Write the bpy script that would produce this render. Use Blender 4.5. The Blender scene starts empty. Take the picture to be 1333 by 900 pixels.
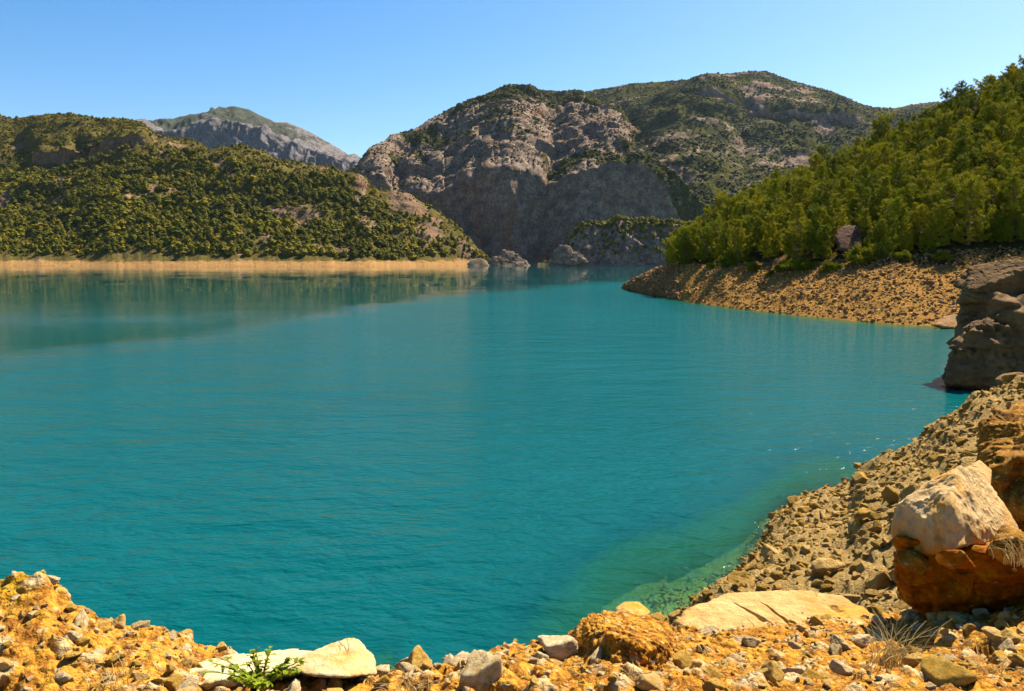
import bpy, bmesh, math, random
import numpy as np
from mathutils import Vector

random.seed(11)
rng = np.random.default_rng(11)
SC = bpy.context.scene
COL = SC.collection

# ------------------------------------------------------------------ camera model
F, CX, CY = 1000.0, 666.5, 450.0
PITCH = math.atan(116 / F)
CP, SP = math.cos(PITCH), math.sin(PITCH)
H = 9.0                                   # eye height above the lake


def uv(px, py):
    a = (np.asarray(px, float) - CX) / F
    b = (CY - np.asarray(py, float)) / F
    den = CP + b * SP
    return a / den, (b * CP - SP) / den


def at(px, py, d):
    u, v = uv(px, py)
    return np.stack([u * d, d + 0 * u, H + v * d], -1)


def at_z(px, z, d):
    v = (np.asarray(z, float) - H) / d
    fwd = CP - v * SP
    return np.stack([(np.asarray(px, float) - CX) / F * fwd * d, d + 0 * v, z + 0 * v], -1)


def dist_at_water(px, py):
    u, v = uv(px, py)
    return H / np.maximum(-v, 1e-4)


# ------------------------------------------------------------------ noise
def _h(ix, iy, iz, s):
    h = (ix * 374761393 + iy * 668265263 + iz * 2147483647 + s * 974711) & 0xFFFFFFFF
    h = ((h ^ (h >> 13)) * 1274126177) & 0xFFFFFFFF
    h = ((h ^ (h >> 16)) * 2246822519) & 0xFFFFFFFF
    return (h ^ (h >> 15)) & 0xFFFFFFFF


def hash01(ix, iy, iz, s=0):
    return _h(ix, iy, iz, s).astype(np.float64) / 4294967295.0


def vnoise(p, s=0):
    i = np.floor(p).astype(np.int64)
    f = p - i
    f = f * f * f * (f * (f * 6 - 15) + 10)
    r = 0
    for dx in (0, 1):
        wx = f[:, 0] if dx else 1 - f[:, 0]
        for dy in (0, 1):
            wy = f[:, 1] if dy else 1 - f[:, 1]
            for dz in (0, 1):
                wz = f[:, 2] if dz else 1 - f[:, 2]
                r = r + wx * wy * wz * hash01(i[:, 0] + dx, i[:, 1] + dy, i[:, 2] + dz, s)
    return r * 2 - 1


def fbm(p, octv=4, s=0, gain=0.5, lac=2.03):
    a, r, t = 1.0, 0, 0
    for k in range(octv):
        r = r + a * vnoise(p + 17.3 * k, s + k)
        t += a
        a *= gain
        p = p * lac
    return r / t


def ridged(p, octv=4, s=0):
    a, r, t = 1.0, 0, 0
    for k in range(octv):
        r = r + a * (1 - 2 * np.abs(vnoise(p + 9.1 * k, s + k)))
        t += a
        a *= 0.5
        p = p * 2.07
    return r / t


def cell(p, s=0):
    """distance to nearest and second-nearest jittered cell point, and that cell's random value"""
    i = np.floor(p).astype(np.int64)
    f1 = np.full(len(p), 9.0)
    f2 = np.full(len(p), 9.0)
    idv = np.zeros(len(p))
    for dx in (-1, 0, 1):
        for dy in (-1, 0, 1):
            for dz in (-1, 0, 1):
                cx, cy, cz = i[:, 0] + dx, i[:, 1] + dy, i[:, 2] + dz
                q = np.stack([cx + hash01(cx, cy, cz, s), cy + hash01(cx, cy, cz, s + 1), cz + hash01(cx, cy, cz, s + 2)], -1)
                d = np.sqrt(((q - p) ** 2).sum(1))
                near = d < f1
                f2 = np.where(near, f1, np.minimum(f2, d))
                idv = np.where(near, hash01(cx, cy, cz, s + 3), idv)
                f1 = np.where(near, d, f1)
    return f1, f2, idv


def smooth(a, b, x):
    t = np.clip((x - a) / (b - a), 0, 1)
    return t * t * (3 - 2 * t)


# ------------------------------------------------------------------ mesh helpers
def mesh_from(name, V, faces, mat=None, smooth_shade=True, attrs=None):
    """V (n,3); faces (m,k) int array with k constant"""
    V = np.asarray(V, np.float32)
    faces = np.asarray(faces, np.int32)
    me = bpy.data.meshes.new(name)
    m, k = faces.shape
    me.vertices.add(len(V))
    me.vertices.foreach_set('co', V.ravel())
    me.loops.add(m * k)
    me.loops.foreach_set('vertex_index', faces.ravel())
    me.polygons.add(m)
    me.polygons.foreach_set('loop_start', np.arange(m, dtype=np.int32) * k)
    me.polygons.foreach_set('loop_total', np.full(m, k, np.int32))
    me.polygons.foreach_set('use_smooth', np.full(m, smooth_shade, bool))
    me.update(calc_edges=True)
    for a, v in (attrs or {}).items():
        at_ = me.attributes.new(a, 'FLOAT', 'POINT')
        at_.data.foreach_set('value', np.asarray(v, np.float32))
    if mat:
        me.materials.append(mat)
    return me


def link(name, me, parent=None):
    o = bpy.data.objects.new(name, me)
    COL.objects.link(o)
    if parent:
        o.parent = parent
    return o


def tag(o, label=None, cat=None, group=None, kind=None):
    if label:
        o['label'] = label
    if cat:
        o['category'] = cat
    if group:
        o['group'] = group
    if kind:
        o['kind'] = kind
    return o


def grid_faces(nr, nc):
    r = np.arange(nr - 1)[:, None]
    c = np.arange(nc - 1)[None, :]
    a = (r * nc + c).ravel()
    return np.stack([a, a + 1, a + nc + 1, a + nc], -1)


def knots(px, ks):
    ks = sorted(ks)
    return np.interp(px, [k[0] for k in ks], [k[1] for k in ks])


def sknots(px, ks, w=9):
    """knots, a little rounded"""
    v = knots(px, ks)
    ker = np.hanning(w + 2)[1:-1]
    ker /= ker.sum()
    vp = np.pad(v, w // 2, mode='edge')
    return np.convolve(vp, ker, 'valid')


def skin(curves, rows):
    """curves: list of (ncol,3); rows: samples between consecutive curves -> grid (nr,nc,3), t (row param)"""
    out, ts = [], []
    for k in range(len(curves) - 1):
        n = rows[k]
        for j in range(n):
            t = j / n
            out.append(curves[k] * (1 - t) + curves[k + 1] * t)
            ts.append(k + t)
    out.append(curves[-1])
    ts.append(len(curves) - 1)
    return np.array(out), np.array(ts)


def behind(P, dy, dz):
    """the same bearings, dy further away and dz higher"""
    k = (P[:, 1] + dy) / P[:, 1]
    return np.stack([P[:, 0] * k, P[:, 1] + dy, P[:, 2] + dz], -1)


def relax_rows(G, it, keep=()):
    for _ in range(it):
        A = G.copy()
        A[1:-1] = 0.5 * G[1:-1] + 0.25 * (G[:-2] + G[2:])
        for k in keep:
            A[k] = G[k]
        G = A
    return G


def grid_normals(G):
    dr = np.gradient(G, axis=0)
    dc = np.gradient(G, axis=1)
    n = np.cross(dc, dr)
    n /= np.linalg.norm(n, axis=2, keepdims=True) + 1e-9
    return n


def cell_areas(G):
    a = G[1:, :-1] - G[:-1, :-1]
    b = G[:-1, 1:] - G[:-1, :-1]
    return np.linalg.norm(np.cross(b, a), axis=2)


def sample_grid(G, n, weight=None):
    A = cell_areas(G)
    if weight is not None:
        A = A * weight[:-1, :-1]
    p = (A / A.sum()).ravel()
    idx = rng.choice(len(p), n, p=p)
    r, c = idx // A.shape[1], idx % A.shape[1]
    s, t = rng.random(n)[:, None], rng.random(n)[:, None]
    P = (G[r, c] * (1 - s) + G[r + 1, c] * s) * (1 - t) + (G[r, c + 1] * (1 - s) + G[r + 1, c + 1] * s) * t
    return P, r, c


def thin(P, dmin, *extra):
    """drop points closer than dmin (scalar) in plan to an earlier one"""
    grid = {}
    keep = []
    for i, (x, y) in enumerate(P[:, :2]):
        gx, gy = int(x // dmin), int(y // dmin)
        ok = True
        for ax in (-1, 0, 1):
            for ay in (-1, 0, 1):
                for j in grid.get((gx + ax, gy + ay), ()):
                    if (P[j, 0] - x) ** 2 + (P[j, 1] - y) ** 2 < dmin * dmin:
                        ok = False
                        break
        if ok:
            grid.setdefault((gx, gy), []).append(i)
            keep.append(i)
    return np.array(keep)


# ------------------------------------------------------------------ materials
def new_mat(name):
    m = bpy.data.materials.new(name)
    m.use_nodes = True
    nt = m.node_tree
    nt.nodes.clear()
    return m, nt


class NT:
    """small node builder"""

    def __init__(self, name):
        self.m, self.t = new_mat(name)
        self.out = self.t.nodes.new('ShaderNodeOutputMaterial')

    def n(self, kind, **kw):
        nd = self.t.nodes.new('ShaderNode' + kind)
        for k, v in kw.items():
            setattr(nd, k, v)
        return nd

    def l(self, a, b):
        self.t.links.new(a, b)

    def val(self, sock, v):
        if hasattr(v, 'links') or isinstance(v, bpy.types.NodeSocket):
            self.l(v, sock)
        elif isinstance(v, (tuple, list)) and len(v) == 3 and sock.type == 'RGBA':
            sock.default_value = (*v, 1)
        else:
            sock.default_value = v

    def pos(self):
        return self.n('NewGeometry').outputs['Position']

    def objco(self):
        return self.n('TexCoord').outputs['Object']

    def mapping(self, vec, scale=(1, 1, 1), loc=(0, 0, 0), rot=(0, 0, 0)):
        m = self.n('Mapping')
        self.l(vec, m.inputs[0])
        m.inputs['Scale'].default_value = scale
        m.inputs['Location'].default_value = loc
        m.inputs['Rotation'].default_value = rot
        return m.outputs[0]

    def noise(self, vec, scale, detail=4, rough=0.55, dist=0.0, color=False):
        n = self.n('TexNoise')
        self.l(vec, n.inputs['Vector'])
        n.inputs['Scale'].default_value = scale
        n.inputs['Detail'].default_value = detail
        n.inputs['Roughness'].default_value = rough
        n.inputs['Distortion'].default_value = dist
        return n.outputs['Color' if color else 'Fac']

    def voro(self, vec, scale, feature='F1', out='Distance', rand=1.0):
        n = self.n('TexVoronoi', feature=feature)
        self.l(vec, n.inputs['Vector'])
        n.inputs['Scale'].default_value = scale
        n.inputs['Randomness'].default_value = rand
        return n.outputs[out]

    def ramp(self, fac, stops, interp='LINEAR'):
        r = self.n('ValToRGB')
        cr = r.color_ramp
        cr.interpolation = interp
        while len(cr.elements) < len(stops):
            cr.elements.new(0.5)
        for e, (p, c) in zip(cr.elements, stops):
            e.position = p
            e.color = (*c, 1) if isinstance(c, (tuple, list)) else (c, c, c, 1)
        self.l(fac, r.inputs[0])
        return r.outputs[0]

    def mix(self, fac, a, b, mode='MIX'):
        m = self.n('Mix', data_type='RGBA', blend_type=mode)
        self.val(m.inputs['Factor'], fac)
        self.val(m.inputs[6], a)
        self.val(m.inputs[7], b)
        return m.outputs[2]

    def math(self, op, a, b=0.0, c=0.0, clamp=False):
        m = self.n('Math', operation=op, use_clamp=clamp)
        self.val(m.inputs[0], a)
        self.val(m.inputs[1], b)
        self.val(m.inputs[2], c)
        return m.outputs[0]

    def attr(self, name):
        return self.n('Attribute', attribute_name=name).outputs['Fac']

    def bump(self, h, strength=0.5, dist=0.05, normal=None):
        b = self.n('Bump')
        self.l(h, b.inputs['Height'])
        b.inputs['Strength'].default_value = strength
        b.inputs['Distance'].default_value = dist
        if normal is not None:
            self.l(normal, b.inputs['Normal'])
        return b.outputs[0]

    def surf(self, color, rough=0.9, normal=None, spec=0.25):
        b = self.n('BsdfPrincipled')
        self.val(b.inputs['Base Color'], color)
        self.val(b.inputs['Roughness'], rough)
        b.inputs['Specular IOR Level'].default_value = spec
        if normal is not None:
            self.l(normal, b.inputs['Normal'])
        self.l(b.outputs[0], self.out.inputs[0])
        return self.m


def mat_rock(name, base, dark, stain, scale=1.0, bump=0.6, stain_amt=0.5, objspace=True, vert_streak=False, pebble=None, foot=None):
    k = NT(name)
    co = k.objco() if objspace else k.pos()
    if objspace:                                        # each rock its own piece of the pattern
        rn = k.n('ObjectInfo').outputs['Random']
        off = k.n('VectorMath', operation='SCALE')
        off.inputs[0].default_value = (37.0, 91.0, 53.0)
        k.l(rn, off.inputs['Scale'])
        add = k.n('VectorMath', operation='ADD')
        k.l(co, add.inputs[0])
        k.l(off.outputs[0], add.inputs[1])
        co = add.outputs[0]
    st = k.mapping(co, (1, 1, 0.22)) if vert_streak else co
    big = k.noise(co, 1.3 * scale, 5, 0.6)
    fine = k.noise(co, 9 * scale, 6, 0.7)
    stn = k.noise(st, 2.1 * scale, 5, 0.65, 0.6)
    cn = k.noise(k.mapping(co, (1, 0.45, 1.8), rot=(0.4, 0.5, 0.6)), 1.0 * scale, 4, 0.55, 0.8)
    cm = k.ramp(k.noise(co, 0.8 * scale, 2, 0.5), [(0.45, 0.0), (0.6, 1.0)])
    crack = k.math('SUBTRACT', 1.0, k.math('MULTIPLY', cm, k.ramp(k.math('ABSOLUTE', k.math('SUBTRACT', cn, 0.5)), [(0.0, 1.0), (0.014, 0.0)])))
    grit = k.noise(co, 34 * scale, 4, 0.75)
    c = k.mix(k.ramp(big, [(0.35, 0.0), (0.65, 1.0)]), dark, base)
    c = k.mix(k.ramp(stn, [(0.5, 0.0), (0.68, stain_amt)]), c, stain)
    c = k.mix(0.55, c, k.ramp(fine, [(0.25, (0.25, 0.24, 0.23)), (0.7, (0.85, 0.85, 0.85))]), 'OVERLAY')
    if foot:
        sp = k.n('SeparateXYZ')
        k.l(k.objco(), sp.inputs[0])
        fz = k.math('ADD', k.math('MULTIPLY', sp.outputs[2], -2.2), k.math('MULTIPLY_ADD', big, 1.6, k.math('MULTIPLY_ADD', fine, 0.8, -0.8)))
        c = k.mix(k.ramp(fz, [(0.2, 0.0), (0.75, 0.9)]), c, foot)
    if pebble:
        pv = k.mapping(co, (1, 1, 1.2))
        pg = k.ramp(k.voro(pv, 7 * scale, 'F1', 'Color'), [(0.6, 0.0), (0.64, 1.0)])
        pm = k.math('MULTIPLY', pg, k.ramp(k.voro(pv, 7 * scale), [(0.26, 1.0), (0.36, 0.0)]))
        c = k.mix(k.math('MULTIPLY', pm, 0.8), c, pebble)
        big = k.math('ADD', big, k.math('MULTIPLY', pm, 0.35))
    c = k.mix(k.math('MULTIPLY', k.math('SUBTRACT', 1.0, crack), 0.8), c, tuple(x * 0.35 for x in dark))
    if objspace:
        hsv = k.n('HueSaturation')
        k.l(c, hsv.inputs['Color'])
        k.l(k.math('MULTIPLY_ADD', rn, 0.4, 0.84), hsv.inputs['Value'])
        k.l(k.math('MULTIPLY_ADD', rn, -0.15, 1.12), hsv.inputs['Saturation'])
        c = hsv.outputs[0]
    hgt = k.math('ADD', k.math('ADD', k.math('MULTIPLY', fine, 0.7), k.math('MULTIPLY', grit, 0.25)), k.math('ADD', k.math('MULTIPLY', crack, 0.3), big))
    return k.surf(c, 0.88, k.bump(hgt, bump, 0.06 / scale), 0.06)


M = {}
M['pale'] = mat_rock('pale_limestone', (0.52, 0.42, 0.26), (0.38, 0.27, 0.12), (0.4, 0.2, 0.03), 2.2, 0.8, 0.6)
M['boulder'] = mat_rock('boulder_limestone', (0.5, 0.37, 0.2), (0.36, 0.24, 0.11), (0.4, 0.18, 0.022), 1.6, 1.0, 0.85, foot=(0.36, 0.15, 0.02))
M['slab'] = mat_rock('slab_limestone', (0.4, 0.26, 0.11), (0.29, 0.165, 0.055), (0.4, 0.19, 0.024), 1.5, 1.0, 0.8)
M['ochre'] = mat_rock('ochre_stone', (0.46, 0.31, 0.11), (0.35, 0.2, 0.05), (0.44, 0.22, 0.024), 3.0, 0.8, 0.8)
M['grey'] = mat_rock('rubble_stone', (0.33, 0.21, 0.066), (0.22, 0.13, 0.036), (0.33, 0.175, 0.032), 1.1, 0.9, 0.5)
M['brown'] = mat_rock('beach_stone', (0.22, 0.125, 0.055), (0.125, 0.068, 0.03), (0.28, 0.115, 0.024), 0.9, 0.8, 0.6)
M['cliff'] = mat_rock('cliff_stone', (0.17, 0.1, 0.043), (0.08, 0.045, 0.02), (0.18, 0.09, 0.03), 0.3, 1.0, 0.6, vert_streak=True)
M['dark'] = mat_rock('dark_stone', (0.1, 0.05, 0.028), (0.05, 0.026, 0.016), (0.16, 0.07, 0.025), 0.8, 1.0, 0.6)
M['island'] = mat_rock('island_limestone', (0.24, 0.18, 0.125), (0.08, 0.06, 0.045), (0.22, 0.12, 0.05), 0.12, 1.0, 0.4, vert_streak=True)
M['clod'] = mat_rock('earth_clod', (0.24, 0.115, 0.021), (0.12, 0.052, 0.01), (0.33, 0.17, 0.028), 4.0, 1.0, 0.7, pebble=(0.4, 0.27, 0.1))
M['redearth'] = mat_rock('red_earth', (0.27, 0.09, 0.011), (0.16, 0.042, 0.006), (0.36, 0.16, 0.02), 3.0, 1.0, 0.8, pebble=(0.34, 0.18, 0.05))


def mat_earth():
    """near bank: ochre soil and gravel near the camera, drab tan rubble soil further down, weed-green below the water line"""
    k = NT('bank_soil')
    p = k.pos()
    rub = k.attr('rubble')
    n1 = k.noise(p, 1.1, 5, 0.6)
    n2 = k.noise(p, 14, 5, 0.7)
    n3 = k.noise(p, 60, 4, 0.7)
    peb = k.voro(p, 26, 'F1', 'Color')
    pebd = k.voro(p, 26)
    soil = k.mix(k.ramp(n1, [(0.35, 0.0), (0.65, 1.0)]), (0.42, 0.165, 0.011), (0.5, 0.245, 0.03))
    soil = k.mix(k.ramp(n2, [(0.44, 0.0), (0.58, 1.0)]), soil, (0.21, 0.075, 0.01))
    soil = k.mix(k.ramp(n3, [(0.54, 0.0), (0.66, 0.5)]), soil, (0.5, 0.32, 0.1))
    gate = k.ramp(peb, [(0.62, 0.0), (0.66, 1.0)])
    soil = k.mix(k.math('MULTIPLY', gate, k.ramp(pebd, [(0.3, 0.9), (0.42, 0.0)])), soil, (0.4, 0.28, 0.12))
    tan = k.mix(k.ramp(n1, [(0.35, 0.0), (0.65, 1.0)]), (0.25, 0.16, 0.05), (0.32, 0.21, 0.07))
    tan = k.mix(k.ramp(n2, [(0.4, 0.0), (0.65, 0.7)]), tan, (0.16, 0.092, 0.028))
    c = k.mix(rub, soil, tan)
    c = k.mix(k.attr('lichen'), c, (0.42, 0.25, 0.008))
    c = k.mix(k.attr('pale'), c, (0.44, 0.33, 0.17))
    sep = k.n('SeparateXYZ')
    k.l(p, sep.inputs[0])
    wet = k.ramp(k.math('MULTIPLY_ADD', sep.outputs[2], 2.0, 0.6), [(0.0, 1.0), (1.0, 0.0)])
    c = k.mix(k.math('MULTIPLY', wet, 0.75), c, (0.19, 0.2, 0.06))
    h = k.math('ADD', k.math('MULTIPLY', n2, 1.0), k.math('ADD', k.math('MULTIPLY', n3, 0.5), k.math('MULTIPLY', pebd, -0.7)))
    return k.surf(c, 0.95, k.bump(h, 1.0, 0.035), 0.05)


M['earth'] = mat_earth()


def mat_hill(name, rock, rockdark, stain, soil, beach, scale, beach_top, floor=(0.075, 0.075, 0.03), beach_noise=6.0):
    """far slopes: bare limestone where 'rock' is high, earth and low scrub elsewhere, tan drawdown band at the water"""
    k = NT(name)
    p = k.pos()
    rk = k.attr('rock')
    sep = k.n('SeparateXYZ')
    k.l(p, sep.inputs[0])
    n1 = k.noise(p, 0.012 * scale, 6, 0.62)
    n2 = k.noise(p, 0.07 * scale, 6, 0.68)
    n3 = k.noise(k.mapping(p, (1, 1, 0.25)), 0.03 * scale, 5, 0.65, 0.4)
    n4 = k.noise(p, 0.3 * scale, 4, 0.7)
    rc = k.mix(k.ramp(n2, [(0.36, 0.0), (0.62, 1.0)]), rockdark, rock)
    rc = k.mix(k.ramp(n3, [(0.54, 0.0), (0.7, 0.75)]), rc, stain)
    rc = k.mix(k.ramp(n4, [(0.38, 0.75), (0.55, 0.0)]), rc, tuple(x * 0.6 for x in rockdark))
    gr = k.mix(k.ramp(n2, [(0.4, 0.0), (0.6, 1.0)]), floor, soil)
    gr = k.mix(k.ramp(n4, [(0.45, 0.0), (0.6, 0.55)]), gr, tuple(x * 0.55 for x in floor))
    edge = k.math('ADD', rk, k.math('MULTIPLY_ADD', n2, 0.7, -0.35))
    c = k.mix(k.ramp(edge, [(0.42, 0.0), (0.55, 1.0)]), gr, rc)
    bz = k.math('ADD', sep.outputs[2], k.math('MULTIPLY_ADD', n2, -beach_noise, beach_noise * 0.5))
    bm = k.math('DIVIDE', bz, beach_top)
    bc = k.mix(k.ramp(n4, [(0.4, 0.0), (0.6, 1.0)]), tuple(x * 0.72 for x in beach), beach)
    c = k.mix(k.ramp(bm, [(0.85, 1.0), (1.0, 0.0)]), c, bc)
    h = k.math('ADD', n2, k.math('MULTIPLY', n4, 0.5))
    return k.surf(c, 0.95, k.bump(h, 0.9, 4.0 / scale), 0.0)


M['hill_left'] = mat_hill('wooded_hill_ground', (0.24, 0.15, 0.09), (0.11, 0.072, 0.048), (0.27, 0.12, 0.045), (0.125, 0.08, 0.027), (0.29, 0.16, 0.058), 1.6, 5.0, floor=(0.08, 0.074, 0.018), beach_noise=7.0)
M['massif'] = mat_hill('limestone_massif', (0.31, 0.22, 0.155), (0.1, 0.076, 0.06), (0.24, 0.1, 0.04), (0.085, 0.076, 0.026), (0.22, 0.15, 0.09), 1.0, 1.5, floor=(0.055, 0.056, 0.017), beach_noise=1.0)
M['far'] = mat_hill('far_limestone', (0.21, 0.18, 0.17), (0.085, 0.076, 0.075), (0.16, 0.115, 0.09), (0.055, 0.06, 0.036), (0.4, 0.3, 0.2), 0.45, 0.01, floor=(0.06, 0.062, 0.045), beach_noise=0.001)
M['hill_right'] = mat_hill('pine_slope_ground', (0.17, 0.105, 0.05), (0.09, 0.055, 0.026), (0.22, 0.1, 0.025), (0.08, 0.053, 0.017), (0.27, 0.14, 0.037), 9.0, 8.0, floor=(0.035, 0.027, 0.009), beach_noise=3.0)


def mat_leaf(name, stops, transl=0.25, stands=0.0, rough=0.6):
    k = NT(name)
    rn = k.n('ObjectInfo').outputs['Random']
    c = k.ramp(rn, stops)
    loc = k.noise(k.objco(), 0.9, 3, 0.6)
    if stands:
        sn = k.noise(k.pos(), stands, 4, 0.6)
        c = k.mix(0.75, c, k.ramp(sn, [(0.35, (0.22, 0.26, 0.22)), (0.65, (0.68, 0.62, 0.5))]), 'OVERLAY')
    c = k.mix(0.7, c, k.ramp(loc, [(0.3, (0.2, 0.2, 0.2)), (0.7, (0.8, 0.8, 0.8))]), 'OVERLAY')
    d = k.n('BsdfPrincipled')
    k.l(c, d.inputs['Base Color'])
    d.inputs['Roughness'].default_value = rough
    d.inputs['Specular IOR Level'].default_value = 0.03
    t = k.n('BsdfTranslucent')
    k.l(k.mix(1.0, c, (1.0, 0.95, 0.45), 'MULTIPLY'), t.inputs[0])
    mx = k.n('MixShader')
    mx.inputs[0].default_value = transl
    k.l(d.outputs[0], mx.inputs[1])
    k.l(t.outputs[0], mx.inputs[2])
    k.l(mx.outputs[0], k.out.inputs[0])
    return k.m


M['needles'] = mat_leaf('pine_needles', [(0.0, (0.11, 0.13, 0.006)), (0.35, (0.19, 0.2, 0.008)), (0.7, (0.26, 0.245, 0.009)), (1.0, (0.3, 0.26, 0.01))], 0.16)
M['farleaf'] = mat_leaf('far_pine_foliage', [(0.0, (0.055, 0.06, 0.006)), (0.4, (0.105, 0.1, 0.007)), (0.75, (0.15, 0.128, 0.008)), (1.0, (0.18, 0.14, 0.01))], 0.0, 0.016)
M['scrub'] = mat_leaf('scrub_foliage', [(0.0, (0.03, 0.036, 0.009)), (0.5, (0.052, 0.057, 0.012)), (1.0, (0.085, 0.08, 0.016))], 0.0, 0.011)
M['bush'] = mat_leaf('bush_leaves', [(0.0, (0.1, 0.12, 0.007)), (0.5, (0.14, 0.155, 0.009)), (1.0, (0.18, 0.175, 0.012))], 0.25)
M['weed'] = mat_leaf('weed_leaves', [(0.0, (0.17, 0.22, 0.014)), (1.0, (0.22, 0.26, 0.02))], 0.35)


def mat_simple(name, c1, c2, scale, bump=0.3):
    k = NT(name)
    co = k.objco()
    n = k.noise(co, scale, 5, 0.65)
    return k.surf(k.mix(n, c1, c2), 0.9, k.bump(n, bump, 0.03), 0.2)


M['bark'] = mat_simple('pine_bark', (0.09, 0.055, 0.035), (0.2, 0.13, 0.085), 6)
M['straw'] = mat_simple('dry_straw', (0.4, 0.28, 0.09), (0.52, 0.38, 0.15), 8, 0.0)
M['twig'] = mat_simple('twig', (0.3, 0.17, 0.07), (0.5, 0.33, 0.15), 20, 0.0)


def mat_water():
    k = NT('lake_water')
    p = k.pos()
    dep = k.attr('depth')
    calm = k.attr('calm')
    # ripples: wind chop with crests lying mostly across the view, finer ripples on top
    w1 = k.noise(k.mapping(p, (0.55, 1.0, 1), rot=(0, 0, 0.25)), 1.5, 3, 0.6, 0.3)
    w2 = k.noise(k.mapping(p, (0.6, 1.0, 1), rot=(0, 0, -0.35)), 5.0, 3, 0.6, 0.2)
    w3 = k.noise(k.mapping(p, (0.5, 1.0, 1), rot=(0, 0, 0.1)), 0.35, 2, 0.5)
    w4 = k.noise(k.mapping(p, (0.35, 1.0, 1), rot=(0, 0, 0.18)), 0.13, 2, 0.5)
    gust = k.ramp(k.noise(k.mapping(p, (0.5, 1, 1)), 0.035, 3, 0.55), [(0.3, 0.55), (0.7, 1.0)])
    h = k.math('ADD', k.math('MULTIPLY', w1, 0.17), k.math('ADD', k.math('MULTIPLY', w2, 0.045), k.math('MULTIPLY_ADD', w4, 0.22, k.math('MULTIPLY', w3, 0.36))))
    h = k.math('MULTIPLY', h, k.math('MULTIPLY', gust, k.math('MULTIPLY_ADD', calm, -0.992, 1.0)))
    nrm = k.bump(h, 1.0, 1.0)
    ex = k.math('POWER', 2.718, k.math('MULTIPLY', dep, -0.75))          # how much of the bed still shows
    deep = k.n('BsdfDiffuse')
    far = k.ramp(k.noise(p, 0.012, 3, 0.5), [(0.35, (0.0, 0.058, 0.06)), (0.65, (0.0, 0.07, 0.07))])
    green = k.mix(k.ramp(k.math('MULTIPLY', dep, 0.46), [(0.0, 1.0), (1.0, 0.0)]), far, (0.012, 0.13, 0.05))
    k.l(green, deep.inputs[0])
    k.l(k.bump(h, 1.0, 1.6), deep.inputs['Normal'])
    clear = k.n('BsdfTransparent')
    clear.inputs[0].default_value = (0.62, 0.92, 0.7, 1)
    body = k.n('MixShader')
    k.l(ex, body.inputs[0])
    k.l(deep.outputs[0], body.inputs[1])
    k.l(clear.outputs[0], body.inputs[2])
    gl = k.n('BsdfGlossy')
    k.l(k.math('MULTIPLY_ADD', calm, -0.071, 0.075), gl.inputs['Roughness'])
    gl.inputs['Color'].default_value = (1, 1, 1, 1)
    k.l(nrm, gl.inputs['Normal'])
    fr = k.n('Fresnel')
    fr.inputs['IOR'].default_value = 1.333
    k.l(nrm, fr.inputs['Normal'])
    mx = k.n('MixShader')
    k.l(k.math('MULTIPLY', fr.outputs[0], k.math('MULTIPLY_ADD', calm, 0.42, 0.58)), mx.inputs[0])        # wave slopes keep grazing reflection well under a mirror's
    k.l(body.outputs[0], mx.inputs[1])
    k.l(gl.outputs[0], mx.inputs[2])
    k.l(mx.outputs[0], k.out.inputs[0])
    return k.m


M['water'] = mat_water()

# ------------------------------------------------------------------ rocks
_ico = {}


def ico(sub):
    if sub not in _ico:
        bm = bmesh.new()
        bmesh.ops.create_icosphere(bm, subdivisions=sub, radius=1)
        _ico[sub] = (np.array([v.co[:] for v in bm.verts]), np.array([[v.index for v in f.verts] for f in bm.faces]))
        bm.free()
    return _ico[sub]


def rock_shape(N, D, sub, k=18, amp=0.05, s=0, fscale=2.0, lump=0.0, strata=0.0, grooves=()):
    """round-edged polyhedron given by face planes N.x<=D, roughened"""
    S, Fc = ico(sub)
    q = np.maximum(S @ N.T, 0) / D[None, :]
    r = (q ** k).sum(1) ** (-1.0 / k)
    V = S * r[:, None]
    sz = np.abs(V).max()
    n1 = fbm(V / sz * fscale + s, 5, s)
    n2 = ridged(V / sz * fscale * 2.3 + s * 1.7, 4, s + 5)
    V = V * (1 + amp * n1 + amp * 0.5 * n2)[:, None]
    if lump:
        f1, f2, idv = cell(V / sz * 5.0 + s, s)
        V = V * (1 + lump * (0.5 - f1) * (0.4 + idv))[:, None]
        f1, f2, idv = cell(V / sz * 13.0 + s, s + 9)
        V = V * (1 + 0.45 * lump * (0.5 - f1) * (0.3 + idv))[:, None]
    if strata:
        zz = V[:, 2] / sz * 5.5 + 0.5 * fbm(V / sz * 1.5, 3, s)
        zz = zz * 1.5
        st = np.stack([zz, 0 * zz + 3.3, 0 * zz + s], -1)
        V = V * (1 + strata * np.stack([vnoise(st, 7) + 0.5 * vnoise(st * 2.7, 8)] * 2 + [0 * zz], -1))
    for p0, p1, wd, dp in grooves:                       # narrow open cracks across the upper face
        p0, p1 = np.asarray(p0), np.asarray(p1)
        e = (p1 - p0) / np.linalg.norm(p1 - p0)
        q = V - p0
        tq = q @ e
        pn = np.cross(e, [0, -0.6, 0.8])
        off = q @ (pn / np.linalg.norm(pn)) + 0.012 * vnoise(V * 14, 3) + 0.02 * vnoise(V * 4, 4)
        ln_ = np.linalg.norm(p1 - p0)
        wd = wd * np.clip(np.minimum(tq, ln_ - tq) / (0.3 * ln_), 0.15, 1)
        cut = np.clip(1 - np.abs(off) / wd, 0, 1) * ((tq > 0) & (tq < np.linalg.norm(p1 - p0))) * (V[:, 2] > -0.05)
        V = V - np.array([0, -0.25, 1.0]) * (dp * cut)[:, None]
    return V, Fc


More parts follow.
